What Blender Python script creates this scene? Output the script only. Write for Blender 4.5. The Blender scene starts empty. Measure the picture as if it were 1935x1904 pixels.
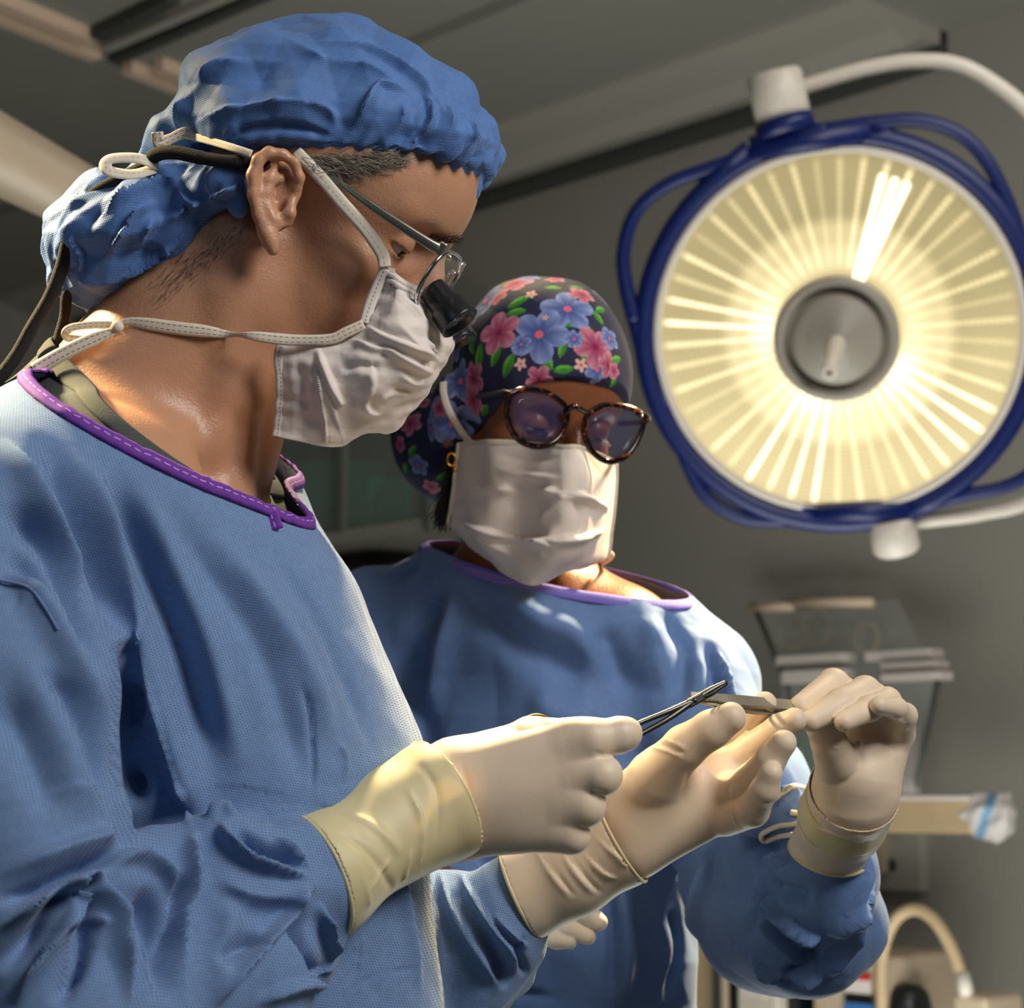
import bpy, math, random
import numpy as np
from mathutils import Vector, Matrix

# ------------------------------------------------------------------ camera, world, lights, exposure
FPX = 3900.0                                   # focal length in pixels of the 1935 x 1904 frame
CX, CY = 967.5, 952.0
PITCH = math.radians(8.0)
CAM = np.array([0.0, 0.0, 1.25])
AR = np.array([1.0, 0.0, 0.0])                 # the camera's right, forward and up axes
AF = np.array([0.0, math.cos(PITCH), math.sin(PITCH)])
AU = np.array([0.0, -math.sin(PITCH), math.cos(PITCH)])
sc = bpy.context.scene
COL = sc.collection

def W(px, py, d):
    """point d metres in front of the lens plane on the line of sight of a pixel"""
    return CAM + d * (AF + (px - CX) / FPX * AR + (CY - py) / FPX * AU)

def proj(P):
    Q = np.asarray(P) - CAM
    d = Q @ AF
    return CX + FPX * (Q @ AR) / d, CY - FPX * (Q @ AU) / d, d

cam_data = bpy.data.cameras.new('camera')
cam_data.sensor_width = 36.0
cam_data.lens = 36.0 * FPX / 1935.0
cam_data.clip_start = 0.05
cam_data.dof.use_dof = True
cam_data.dof.focus_distance = 1.27
cam_data.dof.aperture_fstop = 11.5
cam = bpy.data.objects.new('camera', cam_data)
cam.location = CAM
cam.rotation_euler = (math.radians(90) + PITCH, 0, 0)
COL.objects.link(cam)
sc.camera = cam

world = bpy.data.worlds.new('room_air')
sc.world = world
world.use_nodes = True
wb = world.node_tree.nodes['Background']
wb.inputs[0].default_value = (0.66, 0.74, 0.80, 1)
wb.inputs[1].default_value = 0.042

def area(name, loc, target, size, power, color, size_y=None, spread=None):
    l = bpy.data.lights.new(name, 'AREA')
    l.shape = 'RECTANGLE' if size_y else 'DISK'
    l.size = size
    if size_y: l.size_y = size_y
    l.energy = power
    l.color = color
    if spread: l.spread = math.radians(spread)
    o = bpy.data.objects.new(name, l)
    o.location = loc
    o.rotation_euler = (Vector(target) - Vector(loc)).to_track_quat('-Z', 'Y').to_euler()
    COL.objects.link(o)
    return o

def spot(name, loc, target, angle, power, color, radius=0.12, blend=0.5):
    l = bpy.data.lights.new(name, 'SPOT')
    l.energy = power; l.color = color; l.spot_size = math.radians(angle); l.spot_blend = blend
    l.shadow_soft_size = radius
    o = bpy.data.objects.new(name, l)
    o.location = loc
    o.rotation_euler = (Vector(target) - Vector(loc)).to_track_quat('-Z', 'Y').to_euler()
    COL.objects.link(o)
    return o

WARM = (1.0, 0.76, 0.40)
# focused beams of the operating lights above and behind the team, then added unseen area lights
spot('operating_light_on_shoulder', (-1.12, 1.42, 2.30), tuple(W(100, 770, 1.24)), 19.5, 430, WARM, 0.10, 0.7)
spot('operating_light_on_hands', (-0.02, 2.15, 2.55), tuple(W(880, 1500, 1.20)), 12.5, 520, WARM, 0.10, 0.8)
spot('operating_light_on_assistant', (0.95, 2.35, 2.7), tuple(W(1370, 1240, 1.72)), 18, 820, WARM, 0.09, 0.7)
area('added_soft_light', (1.15, 0.15, 2.45), (0.05, 1.35, 1.4), 0.6, 31, (1.0, 0.95, 0.89), size_y=0.7)  # added soft key on faces and gowns from the right front, no fitting
area('added_soft_light', (-1.2, -0.6, 2.4), (-0.1, 1.3, 1.2), 1.0, 2.5, (0.80, 0.88, 1.0), size_y=0.8)  # added weak cool fill from camera left, no fitting
area('added_soft_light', (1.2, 2.4, 2.85), (0.9, 4.2, 1.4), 1.0, 11, (0.98, 0.97, 0.90), size_y=0.8)  # added light to brighten the wall behind the team, no fitting
area('added_bounce_light', (0.4, 2.9, 0.4), (0.2, 3.4, 3.0), 1.5, 27, (0.95, 0.98, 0.90), size_y=1.2)  # added bounce shining up to lift ceiling and wall, no table there

sc.view_settings.view_transform = 'Standard'
sc.view_settings.look = 'None'
sc.view_settings.exposure = 0.0
sc.view_settings.gamma = 1.0
sc.view_settings.use_curve_mapping = False

# ------------------------------------------------------------------ materials
def srgb(r, g, b):
    f = lambda c: (c / 255 / 12.92) if c / 255 <= 0.04045 else ((c / 255 + 0.055) / 1.055) ** 2.4
    return (f(r), f(g), f(b), 1.0)

class NT:
    """small node helper"""
    def __init__(self, name):
        self.m = bpy.data.materials.new(name)
        self.m.use_nodes = True
        self.t = self.m.node_tree
        self.b = self.t.nodes['Principled BSDF']
    def n(self, kind, **kw):
        nd = self.t.nodes.new(kind)
        for k, v in kw.items():
            if k.startswith('i_'):
                key = k[2:]
                nd.inputs[int(key) if key.isdigit() else key.replace('_', ' ')].default_value = v
            else: setattr(nd, k, v)
        return nd
    def l(self, a, b): self.t.links.new(a, b)
    def math(self, op, a, b=None, c=None):
        nd = self.t.nodes.new('ShaderNodeMath'); nd.operation = op
        for i, v in enumerate((a, b, c)):
            if v is None: continue
            if isinstance(v, (int, float)): nd.inputs[i].default_value = v
            else: self.l(v, nd.inputs[i])
        return nd.outputs[0]
    def mix(self, fac, a, b):
        nd = self.t.nodes.new('ShaderNodeMix'); nd.data_type = 'RGBA'
        for i, v in ((0, fac), (6, a), (7, b)):
            if isinstance(v, (int, float, tuple)): nd.inputs[i].default_value = v
            else: self.l(v, nd.inputs[i])
        return nd.outputs[2]
    def set(self, **kw):
        for k, v in kw.items():
            i = self.b.inputs[k.replace('_', ' ')]
            if isinstance(v, (int, float, tuple)): i.default_value = v
            else: self.l(v, i)
        return self
    def coords(self, kind='Object', scale=None, rot=None):
        tc = self.n('ShaderNodeTexCoord')
        if scale is None and rot is None: return tc.outputs[kind]
        mp = self.n('ShaderNodeMapping')
        self.l(tc.outputs[kind], mp.inputs[0])
        if scale: mp.inputs['Scale'].default_value = scale
        if rot: mp.inputs['Rotation'].default_value = rot
        return mp.outputs[0]
    def noise(self, vec, scale, detail=3, rough=0.5):
        nd = self.n('ShaderNodeTexNoise'); nd.inputs['Scale'].default_value = scale
        nd.inputs['Detail'].default_value = detail; nd.inputs['Roughness'].default_value = rough
        self.l(vec, nd.inputs['Vector']); return nd.outputs['Fac']
    def bump(self, height, strength=0.3, dist=0.001, prev=None):
        nd = self.n('ShaderNodeBump'); nd.inputs['Strength'].default_value = strength
        nd.inputs['Distance'].default_value = dist
        self.l(height, nd.inputs['Height'])
        if prev is not None: self.l(prev, nd.inputs['Normal'])
        self.l(nd.outputs[0], self.b.inputs['Normal'])
        return nd.outputs[0]
    def ramp(self, fac, stops):
        nd = self.n('ShaderNodeValToRGB'); cr = nd.color_ramp
        while len(cr.elements) < len(stops): cr.elements.new(0.5)
        for e, (p, c) in zip(cr.elements, stops): e.position = p; e.color = c
        self.l(fac, nd.inputs[0]); return nd.outputs[0]

def simple(name, col, rough=0.5, metal=0.0, var=0.06, nscale=60, bump=0.0, **kw):
    t = NT(name)
    v = t.coords('Object')
    nz = t.noise(v, nscale)
    c2 = tuple(min(1, c * (1 + var * 2)) for c in col[:3]) + (1,)
    c1 = tuple(c * (1 - var * 2) for c in col[:3]) + (1,)
    t.set(Base_Color=t.mix(nz, c1, c2), Roughness=rough, Metallic=metal)
    if bump: t.bump(nz, bump, 0.0005)
    for k, v2 in kw.items(): t.b.inputs[k.replace('_', ' ')].default_value = v2
    return t.m

def weave(name, base, dark, pitch, amount, rot=0.0, rough=0.85, sheen=0.15, translucent=0.0):
    """nonwoven fabric with a lattice of fine pressed dots"""
    t = NT(name)
    co = t.coords('Object', rot=(0, rot, 0))
    sp = t.n('ShaderNodeSeparateXYZ'); t.l(co, sp.inputs[0])
    wob = t.noise(t.coords('Object'), 9, 2)
    k = 2 * math.pi / pitch
    x, z = sp.outputs[0], sp.outputs[2]
    x = t.math('ADD', t.math('MULTIPLY', x, k), t.math('MULTIPLY', wob, 3.0))
    z = t.math('MULTIPLY', z, k)
    a = t.math('COSINE', x)
    b = t.math('COSINE', t.math('ADD', t.math('MULTIPLY', x, 0.5), t.math('MULTIPLY', z, 0.866)))
    c = t.math('COSINE', t.math('SUBTRACT', t.math('MULTIPLY', x, 0.5), t.math('MULTIPLY', z, 0.866)))
    f = t.math('ADD', a, t.math('ADD', b, c))
    mr = t.n('ShaderNodeMapRange'); mr.inputs[1].default_value = -0.2; mr.inputs[2].default_value = 2.2
    t.l(f, mr.inputs[0]); f = mr.outputs[0]
    patch = t.n('ShaderNodeMapRange'); patch.inputs[1].default_value = 0.35; patch.inputs[2].default_value = 0.7
    patch.inputs[3].default_value = 0.45; patch.inputs[4].default_value = 1.0
    t.l(t.noise(t.coords('Object'), 5, 3), patch.inputs[0])
    fac = t.math('MULTIPLY', t.math('MULTIPLY', f, amount), patch.outputs[0])
    fib = t.noise(t.coords('Object'), 220, 4, 0.7)
    b2 = tuple(min(1, c * 1.25) for c in base[:3]) + (1,)
    b1 = tuple(c * 0.8 for c in base[:3]) + (1,)
    t.set(Base_Color=t.mix(fac, t.mix(fib, b1, b2), dark), Roughness=rough)
    t.b.inputs['Sheen Weight'].default_value = sheen
    t.b.inputs['Specular IOR Level'].default_value = 0.25
    inv = t.math('SUBTRACT', 1.0, f)
    t.bump(inv, 0.35 * min(1, amount * 1.5), 0.0004)
    return t.m

def skin(name, base, deep, bump=0.2, rough=0.42, sss=0.12):
    t = NT(name)
    co = t.coords('Object')
    blot = t.noise(co, 22, 4)
    fine = t.noise(co, 240, 3)
    t.set(Base_Color=t.mix(blot, deep, base), Roughness=rough)
    t.b.inputs['Subsurface Weight'].default_value = sss
    t.b.inputs['Subsurface Radius'].default_value = (1.0, 0.35, 0.18)
    t.b.inputs['Subsurface Scale'].default_value = 0.006
    vor = t.n('ShaderNodeTexVoronoi'); vor.inputs['Scale'].default_value = 620
    t.l(co, vor.inputs['Vector'])
    h = t.math('ADD', t.math('MULTIPLY', fine, 0.7), t.math('MULTIPLY', vor.outputs['Distance'], 0.6))
    t.bump(h, bump, 0.0012)
    return t.m

def strap_mat(name, base, dash, rows=(0.3, 0.7), pitch=0.0035, gather=0.0):
    """tape whose u runs along its length in metres and v from 0 to 1 across, with dashed seams"""
    t = NT(name)
    uv = t.n('ShaderNodeUVMap'); sp = t.n('ShaderNodeSeparateXYZ'); t.l(uv.outputs[0], sp.inputs[0])
    u, v = sp.outputs[0], sp.outputs[1]
    d = t.math('GREATER_THAN', t.math('FRACT', t.math('DIVIDE', u, pitch)), 0.38)
    line = None
    for r in rows:
        x = t.math('LESS_THAN', t.math('ABSOLUTE', t.math('SUBTRACT', v, r)), 0.035)
        line = x if line is None else t.math('MAXIMUM', line, x)
    fac = t.math('MULTIPLY', d, line) if line is not None else 0.0
    fib = t.noise(t.coords('Object'), 300, 3)
    b1 = tuple(c * 0.85 for c in base[:3]) + (1,)
    t.set(Base_Color=t.mix(fac, t.mix(fib, b1, base), dash), Roughness=0.8)
    t.bump(t.math('SUBTRACT', fib, fac) if not isinstance(fac, float) else fib, 0.3, 0.0003)
    return t.m

def attr_mat(name, rough=0.8, bumps=0.2, sheen=0.1):
    t = NT(name)
    at = t.n('ShaderNodeAttribute'); at.attribute_name = 'pattern'
    fib = t.noise(t.coords('Object'), 500, 2)
    t.set(Base_Color=at.outputs['Color'], Roughness=rough)
    t.b.inputs['Sheen Weight'].default_value = sheen
    t.bump(fib, bumps, 0.0003)
    return t.m

M = {}
M['gown'] = weave('blue_gown_fabric', srgb(110, 139, 182), srgb(42, 60, 106), 0.00145, 0.75, rot=0.35)
M['gown_plain'] = weave('smooth_blue_gown_fabric', srgb(98, 128, 178), srgb(60, 86, 138), 0.0016, 0.4, rot=0.2, rough=0.7)
M['cap'] = weave('blue_cap_fabric', srgb(84, 120, 178), srgb(44, 70, 126), 0.0014, 0.6, rot=-0.4, rough=0.6, sheen=0.1)
M['glove'] = NT('natural_latex')
t = M['glove']
t.set(Base_Color=t.mix(t.noise(t.coords('Object'), 30, 3), srgb(216, 196, 172), srgb(228, 209, 186)), Roughness=0.5)
t.b.inputs['Subsurface Weight'].default_value = 0.12
t.b.inputs['Subsurface Radius'].default_value = (1.0, 0.6, 0.35)
t.b.inputs['Subsurface Scale'].default_value = 0.005
t.bump(t.noise(t.coords('Object'), 420, 3), 0.12, 0.0005)
M['glove'] = t.m
M['cuff'] = simple('yellowed_latex', srgb(220, 204, 158), 0.5, var=0.04, nscale=25, Subsurface_Weight=0.1)
M['mask'] = simple('white_mask_fabric', srgb(226, 216, 210), 0.85, var=0.02, nscale=400, bump=0.25, Sheen_Weight=0.1)
M['skin_light'] = skin('light_skin', srgb(202, 156, 124), srgb(176, 124, 94))
M['skin_brown'] = skin('brown_skin', srgb(150, 94, 62), srgb(118, 70, 45), bump=0.2, rough=0.33)
M['purple'] = strap_mat('purple_binding', srgb(106, 52, 158), srgb(205, 150, 215), rows=(0.5,), pitch=0.006)
M['tape'] = strap_mat('white_mask_tape', srgb(226, 214, 196), srgb(120, 110, 100))
M['tape_plain'] = strap_mat('plain_white_tape', srgb(224, 216, 200), srgb(170, 160, 150), rows=(0.5,))
M['hem'] = strap_mat('stitched_mask_edge', srgb(228, 218, 212), srgb(110, 96, 92), rows=(0.5,), pitch=0.0026)
M['shirt'] = simple('dark_grey_knit', srgb(70, 74, 72), 0.95, var=0.12, nscale=900, bump=0.5)
M['velvet'] = simple('black_cord_fabric', srgb(22, 20, 20), 0.9, var=0.3, nscale=900, bump=0.8)
M['titanium'] = simple('brushed_titanium', srgb(176, 172, 160), 0.3, 1.0, nscale=300)
M['chrome'] = simple('polished_steel', srgb(205, 206, 208), 0.14, 1.0)
M['steel'] = simple('satin_surgical_steel', srgb(92, 90, 84), 0.4, 1.0)
M['forceps'] = simple('matt_forceps_steel', srgb(150, 146, 134), 0.5, 0.75)
M['gold'] = simple('gold_plate', srgb(214, 160, 60), 0.22, 1.0)
M['black'] = simple('black_plastic', srgb(24, 26, 30), 0.32)
M['hair_grey'] = simple('grey_hair', srgb(150, 140, 128), 0.5, nscale=100)
M['hair_dark'] = simple('dark_hair', srgb(42, 33, 28), 0.5)
M['brow'] = simple('brown_eyebrow_hair', srgb(70, 48, 36), 0.6)
M['eye'] = simple('eye_white', srgb(225, 215, 205), 0.15)
M['iris'] = simple('dark_iris', srgb(30, 20, 16), 0.1)
M['lash'] = simple('black_lashes', srgb(14, 11, 10), 0.5)
M['wall'] = simple('painted_wall', srgb(150, 146, 137), 0.8, var=0.02, nscale=3)
M['ceiling'] = simple('painted_ceiling', srgb(150, 148, 140), 0.85, var=0.02, nscale=3)
M['floor'] = simple('grey_vinyl_floor', srgb(120, 124, 122), 0.5)
M['trim'] = simple('painted_metal_trim', srgb(170, 166, 156), 0.55, var=0.02)
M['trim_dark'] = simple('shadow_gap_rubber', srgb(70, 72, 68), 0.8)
M['beige'] = simple('beige_enamel', srgb(196, 176, 152), 0.4, var=0.03)
M['white_plastic'] = simple('white_plastic', srgb(214, 204, 192), 0.35, var=0.03)
M['lamp_blue'] = simple('dark_blue_bumper', srgb(8, 28, 90), 0.4, var=0.03)
M['wood'] = simple('pale_tan_board', srgb(196, 170, 134), 0.6, var=0.05, nscale=20)
M['green'] = simple('dark_green_wrap', srgb(24, 140, 104), 0.8, var=0.1)
M['paper'] = simple('white_paper', srgb(222, 210, 204), 0.8, var=0.02)
M['red'] = simple('red_label', srgb(190, 40, 40), 0.6, var=0.02)
M['blue_label'] = simple('blue_label', srgb(60, 110, 170), 0.6, var=0.02)
M['shelf'] = simple('cabinet_grey', srgb(110, 112, 104), 0.6, var=0.03)

def glass(name, col, rough=0.02, alpha=0.25, ior=1.45):
    t = NT(name)
    t.set(Base_Color=col, Roughness=rough, Alpha=alpha)
    t.b.inputs['IOR'].default_value = ior
    t.b.inputs['Specular IOR Level'].default_value = 0.8
    return t.m
M['lens'] = glass('coated_lens_glass', (0.05, 0.05, 0.14, 1), 0.03, 0.30)
M['loupe_glass'] = glass('clear_loupe_glass', (0.5, 0.45, 0.4, 1), 0.02, 0.15)
M['acrylic'] = glass('clear_plastic', (0.55, 0.6, 0.56, 1), 0.2, 0.22)
# tortoiseshell acetate
t = NT('tortoiseshell_acetate')
t.set(Base_Color=t.ramp(t.noise(t.coords('Object'), 190, 3), [(0.48, srgb(16, 10, 9)), (0.58, srgb(60, 24, 12)), (0.68, srgb(160, 76, 30))]), Roughness=0.15)
M['tortoise'] = t.m
# ------------------------------------------------------------------ object helpers
def tag(o, label=None, cat=None, group=None, kind=None):
    if label: o['label'] = label
    if cat: o['category'] = cat
    if group: o['group'] = group
    if kind: o['kind'] = kind
    return o

def empty(name, loc, label=None, cat=None, group=None):
    o = bpy.data.objects.new(name, None)
    o.location = [float(x) for x in loc]
    o.empty_display_size = 0.02
    COL.objects.link(o)
    return tag(o, label, cat, group)

def mesh_obj(name, V, F, mat, parent=None, smooth=True, uv=None, color=None, local=None):
    """V in world coordinates; the object's origin is put at the parent's origin (or at local)"""
    V = np.asarray(V, dtype=np.float64)
    org = np.zeros(3)
    if parent is not None: org = np.array(parent_world(parent))
    elif local is not None: org = np.asarray(local, dtype=float)
    me = bpy.data.meshes.new(name)
    if isinstance(F, np.ndarray):
        me.vertices.add(len(V)); me.vertices.foreach_set('co', (V - org).astype(np.float32).ravel())
        k = F.shape[1]
        me.loops.add(F.size); me.loops.foreach_set('vertex_index', F.astype(np.int32).ravel())
        me.polygons.add(len(F)); me.polygons.foreach_set('loop_start', np.arange(0, F.size, k, dtype=np.int32))
        me.update(calc_edges=True)
        me.validate()
    else:
        me.from_pydata([tuple(v) for v in (V - org)], [], F)
        me.update()
    if uv is not None:
        lay = me.uv_layers.new(name='UVMap')
        li = np.empty(len(me.loops), dtype=np.int32); me.loops.foreach_get('vertex_index', li)
        lay.data.foreach_set('uv', np.asarray(uv, dtype=np.float32)[li].ravel())
    if color is not None:
        at = me.attributes.new('pattern', 'FLOAT_COLOR', 'POINT')
        c = np.ones((len(V), 4), dtype=np.float32); c[:, :3] = color
        at.data.foreach_set('color', c.ravel())
    me.materials.append(mat)
    if smooth: me.polygons.foreach_set('use_smooth', np.ones(len(me.polygons), dtype=bool))
    o = bpy.data.objects.new(name, me)
    if parent is not None: o.parent = parent
    else: o.location = [float(x) for x in org]
    COL.objects.link(o)
    return o

def parent_world(p):
    v = Vector((0, 0, 0))
    while p is not None:
        v = v + Vector(p.location); p = p.parent
    return v

def unit(v):
    v = np.asarray(v, float); return v / (np.linalg.norm(v) + 1e-12)

def catmull(pts, n):
    """smooth curve through the rows of pts, n samples per span"""
    p = np.asarray(pts, float)
    if len(p) == 2: return np.array([p[0] + (p[1] - p[0]) * t for t in np.linspace(0, 1, n + 1)])
    q = np.vstack([2 * p[0] - p[1], p, 2 * p[-1] - p[-2]])
    out = []
    for i in range(len(p) - 1):
        a, b, c, d = q[i:i + 4]
        for t in np.linspace(0, 1, n, endpoint=False):
            out.append(0.5 * (2 * b + (c - a) * t + (2 * a - 5 * b + 4 * c - d) * t * t + (3 * b - a - 3 * c + d) * t ** 3))
    out.append(p[-1])
    return np.array(out)

def frames(P, up=None):
    T = np.gradient(P, axis=0); T /= np.linalg.norm(T, axis=1)[:, None] + 1e-12
    n = np.asarray(up, float) if up is not None else np.array([0.13, 0.2, 0.97])
    N = []
    for t in T:
        n = n - t * (n @ t)
        if np.linalg.norm(n) < 1e-6: n = np.cross(t, [0.3, 0.5, 0.7])
        n = unit(n); N.append(n)
    return T, np.array(N)

def tube(P, r, seg=12, caps=True, up=None, flat=1.0):
    """swept round (or flattened) section; r may be a list"""
    P = np.asarray(P, float); r = np.broadcast_to(np.asarray(r, float), (len(P),))
    T, N = frames(P, up); B = np.cross(T, N)
    V = []
    for i in range(len(P)):
        for k in range(seg):
            a = 2 * math.pi * k / seg
            V.append(P[i] + r[i] * (math.cos(a) * N[i] + math.sin(a) * flat * B[i]))
    F = []
    for i in range(len(P) - 1):
        for k in range(seg):
            k2 = (k + 1) % seg
            F.append((i * seg + k, i * seg + k2, (i + 1) * seg + k2, (i + 1) * seg + k))
    if caps:
        F.append(tuple(range(seg - 1, -1, -1))); b = (len(P) - 1) * seg; F.append(tuple(b + k for k in range(seg)))
    return V, F

def merge(parts):
    V, F = [], []
    for v, f in parts:
        o = len(V); V += [np.asarray(x) for x in v]; F += [tuple(i + o for i in q) for q in f]
    return V, F

def box(c, sx, sy, sz, ax=(1, 0, 0), ay=(0, 1, 0), az=(0, 0, 1)):
    c, ax, ay, az = [np.asarray(v, float) for v in (c, ax, ay, az)]
    V = [c + ax * sx / 2 * i + ay * sy / 2 * j + az * sz / 2 * k for i in (-1, 1) for j in (-1, 1) for k in (-1, 1)]
    F = [(0, 1, 3, 2), (4, 6, 7, 5), (0, 4, 5, 1), (2, 3, 7, 6), (0, 2, 6, 4), (1, 5, 7, 3)]
    return V, F

def lathe(c, axis, prof, seg=48, squash=None):
    """prof = [(radius, height along axis)]"""
    axis = unit(axis); a = unit(np.cross(axis, [0.0, 0.3, 1.0] if abs(axis[2]) < 0.9 else [1.0, 0, 0])); b = np.cross(axis, a)
    V, F = [], []
    for r, h in prof:
        for k in range(seg):
            t = 2 * math.pi * k / seg
            V.append(np.asarray(c) + axis * h + r * (math.cos(t) * a + math.sin(t) * b))
    for i in range(len(prof) - 1):
        for k in range(seg):
            k2 = (k + 1) % seg
            F.append((i * seg + k, i * seg + k2, (i + 1) * seg + k2, (i + 1) * seg + k))
    return V, F

def bevel(o, w=0.002, seg=2):
    m = o.modifiers.new('bevel', 'BEVEL'); m.width = w; m.segments = seg; m.limit_method = 'ANGLE'
    return o

def solidify(o, t, off=0.0):
    m = o.modifiers.new('thickness', 'SOLIDIFY'); m.thickness = t; m.offset = off
    return o

def ribbon(P, width, nrm, lift=0.0):
    """flat tape; nrm = surface normals along it; returns V, F, uv"""
    P = np.asarray(P, float); T = np.gradient(P, axis=0); T /= np.linalg.norm(T, axis=1)[:, None] + 1e-12
    nrm = np.broadcast_to(np.asarray(nrm, float), P.shape)
    S = np.cross(T, nrm); S /= np.linalg.norm(S, axis=1)[:, None] + 1e-12
    width = np.broadcast_to(np.asarray(width, float), (len(P),))
    L = np.concatenate([[0], np.cumsum(np.linalg.norm(np.diff(P, axis=0), axis=1))])
    V, uv, K = [], [], 5
    for i in range(len(P)):
        for k in range(K):
            s = k / (K - 1)
            V.append(P[i] + nrm[i] * lift + S[i] * (s - 0.5) * width[i] + nrm[i] * 0.0004 * math.sin(math.pi * s))
            uv.append((L[i], s))
    F = np.array([(i * K + k, i * K + k + 1, (i + 1) * K + k + 1, (i + 1) * K + k) for i in range(len(P) - 1) for k in range(K - 1)])
    return np.array(V), F, uv

# ------------------------------------------------------------------ distance fields
def smin(a, b, k):
    if k <= 0: return np.minimum(a, b)
    h = np.clip(0.5 + 0.5 * (b - a) / k, 0, 1)
    return b * (1 - h) + a * h - k * h * (1 - h)

def smax(a, b, k): return -smin(-a, -b, k)

def cone(P, a, b, ra, rb):
    a = np.asarray(a, float); ab = np.asarray(b, float) - a
    q = P - a
    t = np.clip((q @ ab) / (ab @ ab + 1e-12), 0, 1)
    return np.sqrt(np.maximum(((q - t[:, None] * ab) ** 2).sum(1), 1e-16)) - (ra + (rb - ra) * t)

def ell(P, c, r, R=None):
    q = P - np.asarray(c, float)
    if R is not None: q = q @ np.asarray(R).T      # rows of R are the axes
    r = np.asarray(r, float)
    k0 = np.sqrt(((q / r) ** 2).sum(1)) + 1e-9
    k1 = np.sqrt(((q / (r * r)) ** 2).sum(1)) + 1e-9
    return k0 * (k0 - 1.0) / k1

def chain(P, pts, k=0.004):
    """pts = rows of (point, radius)"""
    d = None
    for (a, ra), (b, rb) in zip(pts[:-1], pts[1:]):
        e = cone(P, a, b, ra, rb)
        d = e if d is None else smin(d, e, k)
    return d

def pc(rows):
    """(px, py, depth, radius in pixels of that depth) -> (point, metres)"""
    return [(W(x, y, d), r * d / FPX) for x, y, d, r in rows]

def surface_net(f, lo, hi, h, lip=1.35, margin=0.004):
    lo = np.asarray(lo, float); hi = np.asarray(hi, float)
    B = 4
    nb = np.maximum(1, np.ceil((hi - lo) / (h * B)).astype(int))
    ax = [lo[i] + (np.arange(nb[i]) + 0.5) * h * B - 0.5 * h for i in range(3)]
    G = np.stack(np.meshgrid(*ax, indexing='ij'), -1).reshape(-1, 3)
    c = np.concatenate([f(g) for g in np.array_split(G, max(1, len(G) // 200000))]).reshape(nb)
    near = np.abs(c) < h * B * 0.87 * lip + margin
    n = nb * B
    V = np.repeat(np.repeat(np.repeat(np.where(c < 0, -1.0, 1.0).astype(np.float32), B, 0), B, 1), B, 2)
    bi = np.argwhere(near)
    off = np.stack(np.meshgrid(*[np.arange(B)] * 3, indexing='ij'), -1).reshape(-1, 3)
    for part in np.array_split(bi, max(1, len(bi) * 64 // 300000)):
        idx = (part[:, None, :] * B + off[None]).reshape(-1, 3)
        V[idx[:, 0], idx[:, 1], idx[:, 2]] = f(lo + idx * h)
    S = V < 0
    A = np.zeros(tuple(np.array(V.shape) - 1), dtype=np.int8)
    for i in (0, 1):
        for j in (0, 1):
            for k in (0, 1):
                A += S[i:V.shape[0] - 1 + i, j:V.shape[1] - 1 + j, k:V.shape[2] - 1 + k]
    act = np.argwhere((A > 0) & (A < 8))
    vid = np.full(A.shape, -1, dtype=np.int32); vid[act[:, 0], act[:, 1], act[:, 2]] = np.arange(len(act))
    acc = np.zeros((len(act), 3)); cnt = np.zeros(len(act))
    cor = [(i, j, k) for i in (0, 1) for j in (0, 1) for k in (0, 1)]
    cv = {q: V[act[:, 0] + q[0], act[:, 1] + q[1], act[:, 2] + q[2]] for q in cor}
    for q in cor:
        for a in range(3):
            if q[a]: continue
            q2 = list(q); q2[a] = 1; q2 = tuple(q2)
            v0, v1 = cv[q], cv[q2]; m = (v0 < 0) != (v1 < 0)
            t = np.where(m, v0 / np.where(m, v0 - v1, 1), 0)
            p = np.tile(np.array(q, float), (len(act), 1)); p[:, a] = t
            acc += p * m[:, None]; cnt += m
    verts = lo + h * (act + acc / cnt[:, None])
    faces = []
    for a in range(3):
        b, c2 = (a + 1) % 3, (a + 2) % 3
        s0 = [slice(None)] * 3; s1 = [slice(None)] * 3
        s0[a] = slice(0, -1); s1[a] = slice(1, None)
        ch = np.argwhere(S[tuple(s0)] != S[tuple(s1)])
        ch = ch[(ch[:, b] > 0) & (ch[:, c2] > 0) & (ch[:, b] < A.shape[b]) & (ch[:, c2] < A.shape[c2])]
        e = np.eye(3, dtype=int)
        q = [ch - e[b] - e[c2], ch - e[c2], ch, ch - e[b]]
        ids = np.stack([vid[x[:, 0], x[:, 1], x[:, 2]] for x in q], 1)
        inside = S[ch[:, 0], ch[:, 1], ch[:, 2]]
        ids = np.where(inside[:, None], ids, ids[:, ::-1])
        faces.append(ids[(ids >= 0).all(1)])
    return verts, np.concatenate(faces)

def grad(f, P, e=0.0005):
    k = np.array([[1, -1, -1], [-1, -1, 1], [-1, 1, -1], [1, 1, 1]], float)
    g = np.zeros_like(P)
    for r in k: g += r * f(P + e * r)[:, None]
    return g / (4 * e)

def chunks(f, P, n=150000):
    if len(P) <= n: return f(P)
    return np.concatenate([f(p) for p in np.array_split(P, len(P) // n + 1)])

def project_on(f, V, it=2, e=0.0005):
    for _ in range(it):
        d = chunks(f, V); g = chunks(lambda p: grad(f, p, e), V)
        gg = (g * g).sum(1) + 1e-6
        V = V - np.clip(d / gg, -0.004, 0.004)[:, None] * g
    return V

def normals_of(f, V, e=0.0008):
    g = chunks(lambda p: grad(f, p, e), V)
    return g / (np.linalg.norm(g, axis=1)[:, None] + 1e-9)

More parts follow.
